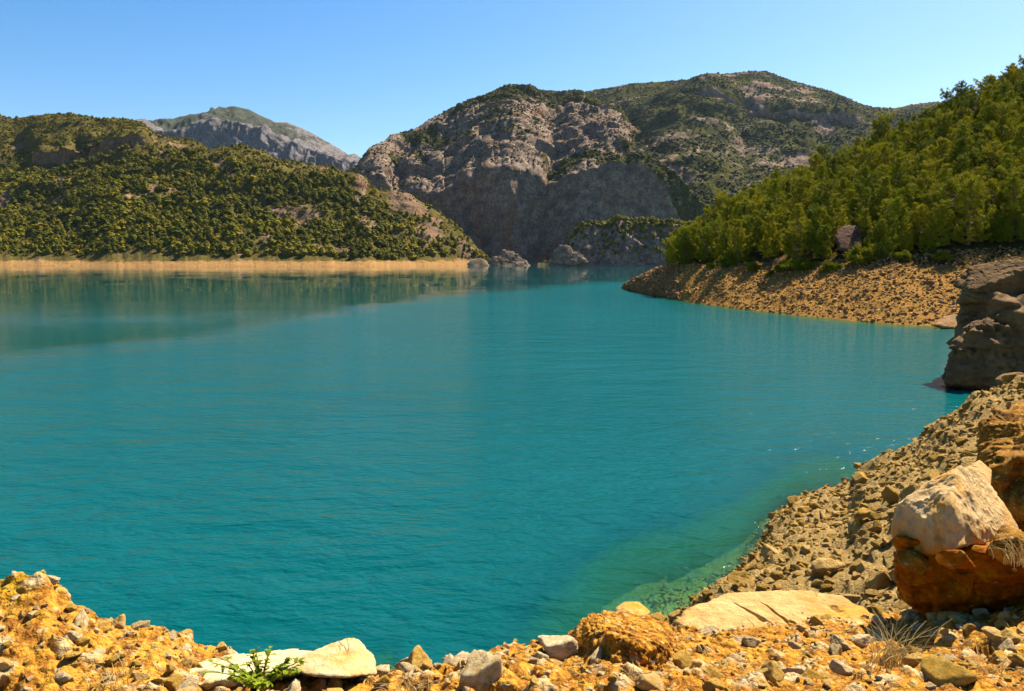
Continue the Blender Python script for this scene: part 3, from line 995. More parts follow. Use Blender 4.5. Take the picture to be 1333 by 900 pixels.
def pine_proto(s, height, radius, shape):
    r = np.random.default_rng(s)
    tb = Tubes()
    lean = r.uniform(-0.06, 0.06, 2)
    zs = np.linspace(0, height * 0.97, 9)
    trunk = np.stack([lean[0] * zs + 0.1 * np.sin(zs * 0.9 + s), lean[1] * zs + 0.1 * np.cos(zs * 0.7 + s), zs - 0.4], -1)
    tb.add(trunk, np.linspace(height * 0.022 + 0.05, 0.03, 9), 8)
    cen, dr_ = [], []
    levels = []
    z = height * (0.06 if shape != 'lumpy' else 0.12)
    while z < height * 0.97:
        levels.append(z)
        z += r.uniform(0.7, 1.15)
    for li, z0 in enumerate(levels):
        t = z0 / height
        if shape == 'cone':
            R0 = radius * (1 - t) ** (0.62 + 0.07 * (s % 4)) * min(1, 0.6 + 2.4 * t) + 0.16
        elif shape == 'round':
            R0 = radius * math.sqrt(max(0.02, 1 - ((t - 0.42) / 0.6) ** 2))
        else:
            R0 = radius * (0.6 + 0.4 * math.sin(t * 11 + s)) * math.sqrt(max(0.03, 1 - ((t - 0.5) / 0.54) ** 2)) + 0.2
        nbr = r.integers(5, 8)
        ph = r.uniform(0, 6.283)
        for i in range(nbr):
            R = R0 * r.uniform(0.55, 1.2)
            z = min(z0 + r.uniform(-0.18, 0.18), height * 0.96)
            a = ph + i * 6.283 / nbr + r.uniform(-0.35, 0.35)
            base = np.array([np.interp(z, zs, trunk[:, 0]), np.interp(z, zs, trunk[:, 1]), z])
            rise = 0.1 + 0.5 * t + r.uniform(-0.1, 0.14)
            out = np.array([math.cos(a), math.sin(a), 0])
            m = 6
            pth = np.array([base + out * R * f + np.array([0, 0, R * (rise * f + 0.25 * f * f - 0.16 * math.sin(3 * f))]) for f in np.linspace(0, 1, m)])
            tb.add(pth, np.linspace(0.03 + 0.018 * R, 0.01, m), 4)
            nt = max(3, int(R * 4.4))
            for j in range(nt):
                f = 0.38 + 0.64 * (j + r.uniform(0, 1)) / nt
                p = np.array([np.interp(f, np.linspace(0, 1, m), pth[:, q]) for q in range(3)])
                off = r.normal(size=3) * np.array([1, 1, 0.25]) * (0.1 + 0.17 * R * (1.1 - f))
                cen.append(p + off)
                d = off * 0.8 + out * 0.5 + np.array([0, 0, 0.35])
                dr_.append(d / np.linalg.norm(d))
    for k_ in range(5):                                  # leader shoot
        cen.append(trunk[-1] + np.array([0, 0, 0.25 - 0.2 * k_]) + r.normal(size=3) * 0.06)
        dr_.append(np.array([0, 0, 1.0]))
    V, Fq = needle_spray(r, np.array(cen), np.array(dr_), 39, 0.34, 0.05)
    return tb.mesh('pine_trunk', M['bark']), mesh_from('pine_crown', V, Fq, M['needles'], False)


PINES = [pine_proto(300 + i, hh, rr, sh) for i, (hh, rr, sh) in enumerate([(10, 3.1, 'cone'), (9, 3.0, 'cone'), (11, 3.0, 'cone'), (9.5, 3.3, 'lumpy'), (9, 2.7, 'cone'), (10.5, 3.2, 'lumpy'), (7.5, 2.5, 'cone')])]

PINE_N = [0]


def make_pine(p, kind, sc, rz, label, group):
    root = bpy.data.objects.new('pine_tree', None)
    COL.objects.link(root)
    root.empty_display_size = 0.3
    root.location = p
    root.rotation_euler = (0, 0, rz)
    root.scale = (sc, sc, sc * random.uniform(0.92, 1.1))
    tag(root, label, 'tree', group)
    for nm, me in zip(('trunk', 'crown'), PINES[kind]):
        link(nm, me, root)
    PINE_N[0] += 1
    return root


def ground_R(px, t):
    """point of the right slope at column px, row parameter t"""
    j = int(np.argmin(np.abs(PxR[0] - px)))
    i = int(np.argmin(np.abs(TR[:, 0] - t)))
    return GR[i, j]


def slope_pines():
    den = ((TR > 2.06) & (TR < 3.12) & (PxR > 872) & (PxR < 1440)).astype(float)
    den *= np.where(PxR > 1333, 0.5, 1.0)
    P, r, c = sample_grid(GR, 6000, den)
    kp = thin(P, 3.4)
    P, r, c = P[kp], r[kp], c[kp]
    sel = np.arange(len(P))[:296]
    for i in sel:
        t, px = TR[r[i], c[i]], PxR[0][c[i]]
        if abs(px - 1104) < 20 and t < 2.5:
            continue                                        # leave the boulder in view
        sc = random.uniform(0.62, 1.1) * (0.82 if px < 930 else 1.0)
        where = ('near the tip of the point' if px < 960 else 'between the point and the brown boulder' if px < 1085 else
                 'upslope of the brown boulder' if px < 1185 else 'above the dark scree and cliff block')
        if t > 2.85:
            lab = 'olive pine on the crest of the slope, ' + where
        elif t < 2.22:
            lab = 'dark pine in the lowest row over the shore, ' + where
        else:
            lab = 'sunlit yellow green pine amid the wooded slope, ' + where
        gr = lab.replace('pine', 'pines', 1)
        make_pine(P[i] - [0, 0, 0.1], random.randrange(7), sc, random.uniform(0, 6.28), lab, gr)
    rest = P[296:]
    q = rng.uniform(0.6, 1.0, len(rest))
    scatter('pine_wood', rest - [0, 0, 0.1], np.stack([q, q, q], -1), yaw(len(rest)), rng.integers(0, 7, len(rest)), hidden_protos('pine_wood_shapes', [pr[1] for pr in PINES]), 'close standing pines filling in the wooded right slope', 'wood')


slope_pines()


def young_growth():
    den = ((TR > 2.04) & (TR < 3.1) & (PxR > 872) & (PxR < 1440) & ~((np.abs(PxR - 1104) < 22) & (TR < 2.4))).astype(float)
    P, r, c = sample_grid(GR, 900, den)
    kp = thin(P, 2.0)[:170]
    P = P[kp]
    col = hidden_protos('young_pine_shapes', [m for pr in PINES for m in (pr[1],)])
    s_ = rng.uniform(0.3, 0.62, len(P))
    scatter('young_pines', P - [0, 0, 0.15], np.stack([s_, s_, s_], -1), yaw(len(P)), rng.integers(0, 7, len(P)), col, 'dense young pine growth filling the gaps under the wooded right slope', 'undergrowth')


young_growth()
make_pine(ground_R(1072, 2.06), 6, 0.85, 0.7, 'small bright cone shaped young pine beside the reddish brown boulder', None)
make_pine(ground_R(893, 2.05), 1, 0.8, 2.0, 'dark bushy pine at the very tip of the wooded point', None)


def bush_proto(s):
    r = np.random.default_rng(s)
    tb = Tubes()
    cen, dr_ = [], []
    for i in range(22):
        a, el = r.uniform(0, 6.283), r.uniform(0.25, 1.4)
        d = np.array([math.cos(a) * math.cos(el), math.sin(a) * math.cos(el), math.sin(el)])
        L = r.uniform(0.6, 1.1)
        pth = np.array([d * L * f + np.array([0, 0, 0.15 * math.sin(3 * f)]) for f in np.linspace(0, 1, 4)])
        tb.add(pth, [0.02, 0.016, 0.012, 0.006], 4)
        for j in range(9):
            f = r.uniform(0.35, 1.05)
            cen.append(d * L * f + r.normal(size=3) * 0.12)
            dr_.append(d)
    V, Fq = needle_spray(r, np.array(cen), np.array(dr_), 26, 0.22, 0.05)
    return tb.mesh('bush_stems', M['bark']), mesh_from('bush_leaves', V, Fq, M['bush'], False)


BUSHES = [bush_proto(400 + i) for i in range(4)]


def make_bush(p, kind, sc, label, group=None):
    root = bpy.data.objects.new('bush', None)
    COL.objects.link(root)
    root.location = p
    root.rotation_euler = (0, 0, random.uniform(0, 6.28))
    root.scale = (sc[0], sc[0], sc[1])
    tag(root, label, 'bush', group)
    for nm, me in zip(('stems', 'foliage'), BUSHES[kind]):
        link(nm, me, root)


for i, (px, t, w_, h_, lab) in enumerate([
        (948, 1.98, 1.9, 2.6, 'upright green bush at the foot of the pines, nearest the tip of the point'),
        (928, 1.95, 1.2, 1.3, 'small dim bush left of the upright green bush on the point'),
        (980, 1.96, 1.3, 1.6, 'thin leafy bush in the shade between the upright bush and the wide low thicket'),
        (1025, 1.97, 2.6, 2.0, 'wide low olive thicket left of the young cone shaped pine'),
        (1045, 1.98, 2.2, 1.9, 'rounded olive bush overlapping the wide low thicket'),
        (1002, 1.9, 1.0, 0.9, 'little greyish bush standing out on the stones'),
        (1078, 1.9, 1.3, 1.5, 'bright green bush just below the young cone shaped pine'),
        (1122, 2.0, 2.8, 2.6, 'big yellow green bush below the reddish brown boulder'),
        (1142, 2.03, 2.2, 2.3, 'yellow green bush at the right edge of the big bush'),
        (1092, 1.93, 1.0, 0.9, 'small bush under the reddish brown boulder'),
        (1175, 2.02, 1.6, 1.2, 'dim shrub in the shade at the top of the dark scree'),
        (1228, 2.02, 1.6, 1.3, 'dim shrub above the grey cliff block, at the edge of the pines')]):
    make_bush(ground_R(px, t) - [0, 0, 0.1], i % 4, (w_, h_), lab)

# ================================================================== NEAR BANK
NC = np.concatenate([np.arange(-900, -140, 20.0), np.arange(-140, 1480, 1.15), np.arange(1480, 2400, 20.0)])
n1 = lambda ks: knots(NC, ks)
Bpy = sknots(NC, [(-900, 560), (-300, 690), (-140, 745), (0, 757), (20, 752), (30, 748), (60, 753), (78, 765), (92, 785), (120, 806), (140, 815), (165, 817), (195, 820), (220, 834), (250, 846), (280, 842), (310, 850),
                  (345, 858), (420, 868), (500, 872), (540, 862), (580, 858), (620, 854), (680, 843), (735, 828), (770, 812), (800, 806), (830, 804), (860, 812), (885, 822), (930, 822), (1000, 812), (1080, 806), (1140, 810), (1180, 800), (1333, 760), (1480, 720), (2400, 600)], 21)
Bd = n1([(-900, 3.0), (-140, 3.25), (80, 3.3), (200, 3.35), (500, 3.5), (700, 3.6), (830, 3.75), (900, 4.1), (1000, 4.4), (1140, 4.5), (1333, 4.6), (2400, 4.2)])
A = [at_z(NC, 7.2 + 0 * NC, 0.5 + 0 * NC), at(NC, 1250 + 0 * NC, 1.55 + 0 * NC), at(NC, n1([(-900, 900), (0, 905), (600, 915), (850, 905), (1333, 900), (2400, 860)]), n1([(-900, 2.6), (0, 2.7), (600, 2.72), (1333, 2.8), (2400, 2.8)])),
     at(NC, Bpy, Bd)]
A.append(at_z(NC, n1([(-900, 1.2), (500, 0.6), (700, 0.8), (850, 2.6), (950, 4.4), (1100, 5.0), (1200, 5.5), (1333, 6.0), (1480, 6.4), (2400, 7.0)]), n1([(-900, 5), (500, 5.6), (700, 7), (850, 9), (950, 8.5), (1100, 8), (1200, 7.5), (1333, 7.2), (2400, 6)])))
spy = n1([(-900, 2000), (700, 1000), (868, 800), (885, 790), (905, 772), (935, 757), (960, 742), (985, 712), (1010, 684), (1040, 660), (1075, 645), (1115, 634), (1124, 612), (1136, 600), (1165, 590), (1200, 572), (1235, 545), (1280, 520), (1333, 502), (1480, 455), (2400, 420)])
sdw = dist_at_water(NC, spy)
hi = n1([(-900, 0), (1040, 0), (1080, 0.35), (1120, 1), (2400, 1)])
sd = np.where(NC < 868, n1([(-900, 7), (500, 8.5), (700, 14), (868, 19)]), sdw * (1 - hi) + hi * n1([(1040, 27), (1120, 26), (1200, 25.5), (1280, 25), (1333, 24), (1480, 21), (2400, 16)]))
sil = np.where((NC < 868)[:, None], at_z(NC, n1([(-900, -1.4), (300, -1.2), (440, -0.5), (500, -0.5), (560, -0.9), (700, -0.7), (868, -0.05)]), sd), at(NC, spy, sd))
A.append(sil)
A.append(at_z(NC, n1([(-900, -4), (400, -4), (430, -4), (466, -0.8), (505, -0.8), (550, -4), (700, -2.4), (800, -1.4), (880, -1.3), (1040, -1.4), (1135, -1.0), (2400, -1)]), sd + n1([(-900, 7), (430, 7), (466, 7.5), (505, 7.5), (550, 6), (700, 6), (880, 5), (1040, 5), (1135, 4.5), (2400, 4)])))
A.append(at_z(NC, n1([(-900, -8), (868, -6), (960, -4.5), (2400, -4)]), sd + n1([(-900, 14), (430, 14), (486, 10), (550, 13), (700, 13), (880, 12), (2400, 10)])))
A.append(at_z(NC, -11 + 0 * NC, 52 + 0 * NC))
G, ts = skin(A, [4, 16, 110, 40, 110, 20, 12, 6])
G = relax_rows(G, 2, keep=(4 + 16 + 110,))
T = ts[:, None] + 0 * NC[None, :]
Pxn = NC[None, :] + 0 * ts[:, None]
P = G.reshape(-1, 3)
Nrm = grid_normals(G).reshape(-1, 3)
tt = T.ravel()
near = np.interp(tt, [0, 2.0, 3, 3.3, 3.8, 7], [0.3, 1, 0.85, 0.8, 0, 0])
rub = np.interp(tt, [0, 3.1, 3.7, 4.2, 5.3, 6, 7], [0, 0, 0.8, 1, 1, 0.5, 0])
# near: conglomerate of fist-sized stones in crumbly soil; below: rubble
f1, f2, idv = cell(P / 0.12 + 0.3 * fbm(P / 0.1, 2, 1)[:, None], 3)
g1, g2, idg = cell(P / 0.055, 8)
dn = 0.085 * fbm(P / 0.55, 4, 2) + 0.075 * np.clip(0.6 - f1, 0, 0.32) * (idv > 0.4) * (0.4 + idv) + 0.016 * np.clip(0.6 - g1, -0.2, 1) + 0.028 * fbm(P / 0.06, 4, 6)
dn -= 0.11 * smooth(0.1, 0.42, fbm(P / 0.3 + 5, 3, 14)) * smooth(0.0, 0.3, fbm(P / 0.12 + 5, 3, 15))
k1, k2, idk = cell(P / 0.9 + 0.25 * fbm(P / 0.5, 2, 1)[:, None], 30)
m1, m2, idm = cell(P / 0.33, 33)
dr_ = 0.5 * fbm(P / 3.0, 4, 22) + 0.42 * np.clip(0.65 - k1, 0, 1) * idk + 0.12 * np.clip(0.6 - m1, 0, 1) * (0.3 + idm) + 0.06 * fbm(P / 0.2, 3, 26)
G = (P + Nrm * (dn * near + dr_ * rub)[:, None]).reshape(G.shape)
rubA = np.clip(np.interp(T, [0, 3.05, 3.6, 7], [0, 0, 1, 1]), 0, 1)
rubA = rubA * (1 - 0.6 * smooth(1180, 1300, Pxn) * (T < 5.05) * smooth(4.3, 4.0, T))
lich = np.exp(-((Pxn - 5) / 26) ** 2 - ((T - 2.95) / 0.16) ** 2) + 0.8 * np.exp(-((Pxn - 48) / 20) ** 2 - ((T - 3.02) / 0.07) ** 2)
lich = np.clip(lich * 1.3 * (0.6 + fbm(G.reshape(-1, 3) / 0.09, 3, 41).reshape(T.shape)), 0, 1)
pale = (0.85 * smooth(0.5, 0.2, f1) * (idv > 0.6)).reshape(T.shape) * np.interp(T, [0, 3.2, 3.5, 7], [1, 1, 0, 0])
finish_surface('ground', G, {'rubble': rubA, 'lichen': lich, 'pale': pale}, M['earth'])
GN, TN, PN = G, T, Pxn


def ground_N(px, t, lift=0.0):
    j = int(np.argmin(np.abs(NC - px)))
    i = int(np.argmin(np.abs(TN[:, 0] - t)))
    return GN[i, j] + np.array([0, 0, lift])


# ---------------- water sheet with its depth (bed and shores known), and lake bed
WC = np.concatenate([np.arange(-3000, -200, 80.0), np.arange(-200, 1540, 4.0), np.arange(1540, 4400, 80.0)])
ds = np.concatenate([np.linspace(3.0, 60, 260), 60 * (5200 / 60) ** (np.linspace(0, 1, 190)[1:])])
W = np.array([at_z(WC, 0 * WC, 0 * WC + d) for d in ds])
dep = np.full(W.shape[:2], 12.0)
for j, px in enumerate(WC):
    q = int(np.argmin(np.abs(NC - px)))
    prof = GN[:, q]
    o_ = np.argsort(prof[:, 1])
    bed = np.interp(ds, prof[o_, 1], prof[o_, 2], right=-12)
    dep[:, j] = np.maximum(-bed, 0.0)
    # right shore: bed dips 1 in 2.8 from its water line
    if 817 < px < 1900:
        q = int(np.argmin(np.abs(PxR[0] - px)))
        dwl = np.interp(px, PxR[0], dw)
        s_ = np.clip((dwl - ds) * 0.36, 0.0, 12)
        back = np.interp(px, PxR[0], GR[-3][:, 1])
        s_ = np.where(ds > back, 12.0, np.maximum(s_, 0.05))
        dep[:, j] = np.where(ds > 60, np.minimum(dep[:, j], s_), dep[:, j])
Y = W[:, :, 1]
X = W[:, :, 0]
line = np.interp(WC, [-3000, 0, 340, 560, 860, 4400], [480, 476, 430, 388, 362, 356])
dl = dist_at_water(WC, line)[None, :]
wob = fbm(W.reshape(-1, 3) / 14, 3, 51).reshape(X.shape)
calm = smooth(-0.12, 0.2, (Y - dl) / dl + 0.1 * wob) * np.clip(0.97 + 0.1 * wob, 0, 1)
lo = 1 - np.exp(-((np.log(Y) - np.log(115)) / 0.22) ** 2) * smooth(60, -80, X + 20) * 0.55 * (0.8 + 0.5 * wob)
calm = np.clip(calm * lo, 0, 1) 
nr, nc = X.shape
wat = link('lake_water', mesh_from('lake_water', W.reshape(-1, 3), grid_faces(nr, nc), M['water'], True, {'depth': dep.ravel(), 'calm': calm.ravel()}))
tag(wat, kind='structure')
bedV = np.array([(-3700, -250, -12), (3700, -250, -12), (3700, 5250, -12), (-3700, 5250, -12)], float)
bed = link('lake_bed', mesh_from('lake_bed', bedV, [(0, 1, 2, 3)], M['earth'], True))
tag(bed, kind='structure')

# ================================================================== ROCKS AS THINGS
def rock_thing(name, V, Fc, c, mat, label, cat='rock', group=None):
    o = link(name, mesh_from(name, V, Fc, mat, True))
    o.location = c
    tag(o, label, cat, group)
    return o


def hull_thing(name, pts, mat, label, cat='rock', **kw):
    V, Fc, c = hull_rock(np.vstack([at(np.array([float(a)]), np.array([float(b)]), float(d)) for a, b, d in pts]), **kw)
    return rock_thing(name, V, Fc, c, mat, label, cat)


# big pale boulder on the block of red earth
hull_thing('boulder', [(1245, 607, 4.25), (1262, 606, 4.4), (1240, 640, 4.02), (1205, 640, 4.2), (1166, 655, 4.3), (1163, 690, 4.25), (1172, 722, 4.2), (1215, 722, 3.98), (1243, 716, 3.82), (1243, 680, 3.86), (1322, 700, 4.25), (1328, 690, 4.4), (1300, 640, 4.5), (1180, 660, 4.9), (1300, 660, 5.0), (1240, 720, 4.9)],
           M['boulder'], 'large pale peaked boulder with grey face, resting on the red earth block', 'boulder', sub=7, k=44, amp=0.11, s=5, fscale=3.2)
hull_thing('earth_block', [(1172, 705, 4.15), (1168, 740, 4.2), (1180, 800, 4.3), (1215, 828, 4.3), (1300, 832, 4.2), (1380, 828, 4.1), (1460, 760, 4.2), (1330, 690, 4.4), (1440, 690, 4.5), (1250, 712, 3.95), (1330, 735, 3.75), (1420, 740, 3.7), (1260, 770, 3.95), (1330, 790, 3.9), (1200, 720, 5.2), (1440, 720, 5.2), (1300, 850, 5.2)],
           M['redearth'], 'block of dark red earth carrying the large pale boulder', 'earth', sub=7, k=24, amp=0.12, s=8, fscale=5, lump=0.26)
hull_thing('stone_slab', [(874, 806, 4.35), (905, 786, 4.5), (960, 769, 4.75), (1045, 766, 4.85), (1100, 775, 4.8), (1143, 805, 4.6), (1105, 828, 4.2), (1040, 842, 4.0), (950, 838, 3.95), (900, 828, 4.05), (900, 850, 4.5), (1100, 850, 4.7), (1000, 850, 4.2)],
           M['slab'], 'broad cream slab with long diagonal cracks lying on orange gravel', 'rock', sub=7, k=30, amp=0.085, s=12, fscale=3.4, grooves=[(at(948., 772., 4.55), at(1052., 836., 3.95), 0.018, 0.05), (at(985., 776., 4.6), at(1035., 812., 4.2), 0.012, 0.04), (at(1062., 770., 4.8), at(1110., 806., 4.4), 0.03, 0.03)])
hull_thing('earth_clod', [(738, 822, 3.5), (770, 798, 3.6), (830, 795, 3.7), (872, 815, 3.6), (892, 850, 3.4), (888, 885, 3.2), (840, 898, 3.0), (790, 890, 3.05), (752, 870, 3.25), (738, 850, 3.4), (800, 830, 3.1), (860, 840, 3.15), (780, 890, 3.6), (880, 880, 3.6)],
           M['earth'], 'lumpy brown orange clod of earth with a dark hollow side', 'earth', sub=7, k=16, amp=0.11, s=17, fscale=6, lump=0.1)
hull_thing('stone_ridge', [(150, 905, 2.95), (200, 880, 3.05), (300, 852, 3.2), (385, 845, 3.35), (440, 848, 3.3), (400, 868, 3.1), (320, 876, 3.0), (230, 900, 2.9), (180, 925, 2.85), (400, 885, 3.3), (200, 930, 3.2)],
           M['pale'], 'long low cream ridge of stone rising behind the green weed', 'rock', sub=6, k=30, amp=0.11, s=21, fscale=6.0)
hull_thing('boulder', [(385, 856, 3.2), (420, 842, 3.3), (452, 830, 3.4), (467, 832, 3.4), (488, 856, 3.3), (490, 878, 3.2), (450, 882, 3.0), (400, 880, 3.0), (380, 872, 3.1), (440, 885, 3.5)],
           M['pale'], 'cream pointed boulder at the brink, right of the green weed', 'boulder', sub=6, k=44, amp=0.07, s=23, fscale=4.0)
hull_thing('stone', [(800, 792, 3.72), (812, 783, 3.78), (832, 783, 3.8), (848, 797, 3.75), (835, 806, 3.6), (805, 806, 3.6), (825, 806, 3.9)], M['slab'],
           'angular stone on top of the lumpy brown clod, against the water', 'stone', sub=5, k=24, amp=0.03, s=25)
hull_thing('stone', [(1258, 608, 4.9), (1275, 598, 4.95), (1292, 612, 4.9), (1290, 634, 4.7), (1262, 628, 4.7), (1275, 625, 5.2)], M['slab'],
           'rounded ochre stone peeping over the top of the large pale boulder', 'stone', sub=5, k=20, amp=0.04, s=26)
for px, py, d, w_, m, lab in [(1186, 727, 4.05, 0.075, 'clod', 'brown clod wedged under the lake side of the large pale boulder'),
                              (1248, 727, 3.76, 0.06, 'redearth', 'rusty clod under the middle of the large pale boulder'),
                              (1312, 712, 3.86, 0.1, 'clod', 'knobbly orange clod at the outer end of the large pale boulder, by the golden grass')]:
    V, Fc = random_rock(int(px), (w_ * 1.3, w_, w_ * 0.8), 12, 5, 14, 0.2)
    rock_thing('clod', V, Fc, at(float(px), float(py), d), M[m], lab, 'clod')
hull_thing('stone', [(1202, 833, 3.95), (1220, 822, 4.0), (1240, 828, 4.0), (1246, 850, 3.9), (1215, 856, 3.85), (1225, 850, 4.2)], M['grey'],
           'rounded grey stone in the dark shade under the red earth block', 'stone', sub=5, k=14, amp=0.04, s=29)
hull_thing('earth_bank', [(1262, 600, 7.4), (1275, 560, 7.8), (1300, 538, 8.0), (1345, 520, 8.2), (1420, 505, 8.2), (1440, 640, 7.0), (1340, 690, 6.6), (1285, 660, 6.8), (1330, 600, 6.6), (1400, 590, 6.6), (1350, 560, 9.5), (1320, 690, 8.5)],
           M['clod'], 'brown orange bank of crumbly earth behind the large pale boulder', 'earth', sub=7, k=14, amp=0.2, s=51, fscale=7, lump=0.3)
# grey cliff block at the far end of the near shore, in the shade
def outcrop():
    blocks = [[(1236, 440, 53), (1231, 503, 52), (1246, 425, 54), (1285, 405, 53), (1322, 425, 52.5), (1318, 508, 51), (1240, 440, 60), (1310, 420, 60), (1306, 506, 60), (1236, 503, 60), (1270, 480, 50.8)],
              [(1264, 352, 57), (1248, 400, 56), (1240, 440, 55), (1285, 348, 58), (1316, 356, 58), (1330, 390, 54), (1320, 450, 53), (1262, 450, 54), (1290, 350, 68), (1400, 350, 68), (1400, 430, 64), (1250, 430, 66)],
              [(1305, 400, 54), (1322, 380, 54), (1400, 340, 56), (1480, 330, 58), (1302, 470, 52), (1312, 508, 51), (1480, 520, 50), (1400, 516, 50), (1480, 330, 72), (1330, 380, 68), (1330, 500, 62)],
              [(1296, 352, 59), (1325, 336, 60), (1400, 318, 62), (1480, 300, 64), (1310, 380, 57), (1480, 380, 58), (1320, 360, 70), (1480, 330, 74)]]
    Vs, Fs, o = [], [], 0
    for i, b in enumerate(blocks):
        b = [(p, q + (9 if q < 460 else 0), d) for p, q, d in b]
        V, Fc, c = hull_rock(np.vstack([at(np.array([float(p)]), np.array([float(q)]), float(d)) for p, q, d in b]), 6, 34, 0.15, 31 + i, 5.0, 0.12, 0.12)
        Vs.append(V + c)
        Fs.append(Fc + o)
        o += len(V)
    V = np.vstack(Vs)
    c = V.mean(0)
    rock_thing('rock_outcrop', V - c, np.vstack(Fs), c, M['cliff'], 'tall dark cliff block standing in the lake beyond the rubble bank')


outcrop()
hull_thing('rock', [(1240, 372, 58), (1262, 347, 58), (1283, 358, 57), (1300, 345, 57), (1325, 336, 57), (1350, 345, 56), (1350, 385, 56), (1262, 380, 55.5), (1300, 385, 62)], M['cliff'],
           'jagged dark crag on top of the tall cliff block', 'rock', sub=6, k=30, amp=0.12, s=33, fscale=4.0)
hull_thing('rock', [(1293, 494, 45), (1305, 486, 46), (1330, 484, 46), (1350, 492, 46), (1345, 512, 45), (1300, 510, 45), (1320, 505, 48)], M['cliff'],
           'grey boulder in the water at the foot of the tall cliff block', 'boulder', sub=5, k=20, amp=0.05, s=35)
hull_thing('rock', [(1214, 424, 96), (1228, 412, 98), (1250, 408, 99), (1262, 418, 98), (1258, 428, 96), (1218, 427, 95), (1240, 428, 101)], M['brown'],
           'sunlit tan rock at the water line beside the tall cliff block', 'rock', sub=5, k=18, amp=0.1, s=37)
# boulder among the pines
hull_thing('boulder', [(1089, 300, 139), (1100, 293, 140), (1118, 294, 140), (1123, 306, 139), (1119, 326, 136), (1092, 326, 136), (1087, 316, 137), (1105, 320, 144)], M['dark'],
           'reddish brown boulder among the pines above the shore', 'boulder', sub=5, k=40, amp=0.16, s=39)
# islets under the cliff
hull_thing('islet', [(632, 346, 770), (645, 333, 772), (655, 327, 775), (668, 327, 775), (678, 335, 772), (688, 343, 768), (692, 348, 765), (640, 349, 762), (660, 348, 790), (672, 349, 762)], M['island'],
           'humped bare rock islet in the water below the shaded cliff', 'islet', sub=6, k=34, amp=0.28, s=43, fscale=4.0)
hull_thing('islet', [(716, 341, 720), (724, 326, 722), (731, 320, 724), (740, 321, 724), (750, 329, 722), (760, 333, 718), (768, 342, 716), (740, 345, 712), (740, 342, 735)], M['island'],
           'pointed pale rock at the tip of the low headland', 'rock', sub=6, k=34, amp=0.28, s=45, fscale=4.0)
hull_thing('rock', [(606, 345, 752), (614, 338, 755), (626, 336, 757), (634, 340, 756), (638, 347, 750), (618, 349, 748), (620, 346, 765)], M['island'],
           'low pale rock where the wooded hill meets the water', 'rock', sub=5, k=14, amp=0.1, s=47)

# ---------------- stones: shared shapes, many copies
ROCKS = {m: [mesh_from('stone_shape', *random_rock(500 + i, dims, 13, 4), M[m]) for i, dims in enumerate([(1, .8, .6), (1, .7, .5), (.9, .9, .7), (1, .6, .6), (1, .85, .4), (.8, .8, .8)])] for m in ('pale', 'ochre', 'grey', 'brown')}


def put_stone(p, size, m, label, group, name='stone', sink=0.36):
    o = link(name, random.choice(ROCKS[m]))
    o.location = (p[0], p[1], p[2] + size * (0.5 - sink) * 0.6)
    o.scale = (size * 0.5, size * 0.5 * random.uniform(0.8, 1.1), size * 0.5 * random.uniform(0.75, 1.1))
    o.rotation_euler = (random.uniform(-0.5, 0.5), random.uniform(-0.5, 0.5), random.uniform(0, 6.28))
    tag(o, label, 'stone', group)
    return o


# named near stones (px, row, size, material, label)
for px, t, s_, m, lab in [
        (94, 2.55, 0.075, 'pale', 'smooth pale egg shaped stone stuck in the left mound'),
        (585, 2.85, 0.16, 'pale', 'white angular stone in the rocky brink left of centre'),
        (625, 2.7, 0.13, 'pale', 'cream block among the brink stones, below the white angular stone'),
        (527, 2.9, 0.13, 'pale', 'big pale stone at the brink next to the cream pointed boulder'),
        (545, 2.8, 0.15, 'ochre', 'ochre stone leaning on the big pale brink stone'),
        (715, 2.9, 0.15, 'pale', 'wide pale stone just left of the lumpy brown clod'),
        (722, 2.72, 0.17, 'pale', 'pale stone below the wide pale stone beside the clod'),
        (822, 2.35, 0.07, 'pale', 'small white stone on the front of the lumpy brown clod'),
        (882, 2.25, 0.06, 'pale', 'bright white pebble on the orange gravel below the clod'),
        (630, 2.2, 0.17, 'pale', 'pale half buried slab at the bottom edge, below the brink stones'),
        (1122, 2.18, 0.08, 'pale', 'pair of cream pebbles fused in one lump before the shade'),
        (410, 2.4, 0.13, 'pale', 'pale stone at the foot of the cream pointed boulder'),
        (245, 2.2, 0.12, 'pale', 'low pale stone left of the green weed'),
        (155, 2.95, 0.09, 'ochre', 'flat tan stone on the crest of the left mound'),
        (182, 2.96, 0.1, 'pale', 'pale flat stone further along the crest of the left mound'),
        (66, 2.97, 0.08, 'pale', 'pale stone near the top of the left mound'),
        (1060, 2.15, 0.12, 'ochre', 'flat ochre stone in the gravel near the bottom edge'),
        (930, 2.1, 0.14, 'pale', 'pale flat stone in the gravel at the bottom edge'),
        (1240, 2.02, 0.22, 'ochre', 'wide layered tan stone at the bottom edge below the shade')]:
    put_stone(ground_N(px, t), s_, m, lab, None)

# rubble blocks of the bank: the largest 150 as things
den = ((TN > 4.05) & (TN < 5.12) & (PN > 865) & (PN < 1420)).astype(float)
P, r, c = sample_grid(GN, 900, den)
kp = thin(P, 0.6)[:105]
P = P[kp]
dist = np.linalg.norm(P - np.array([0, 0, H]), axis=1)
sz = np.sort(rng.pareto(2.6, len(P)) * 0.24 + 0.25)[::-1].clip(0.25, 1.05)
for p, s_ in zip(P, sz):
    big = s_ > 0.6
    put_stone(p, s_, 'grey', *(lambda l: (l, l.replace('block', 'blocks').replace('stone ', 'stones ')))(('big tan block' if big else 'head sized tan stone') + (' low in the rubble bank by the water' if p[2] < 1.2 else ' halfway up the rubble bank' if p[2] < 3.2 else ' high in the rubble bank')), sink=0.2)
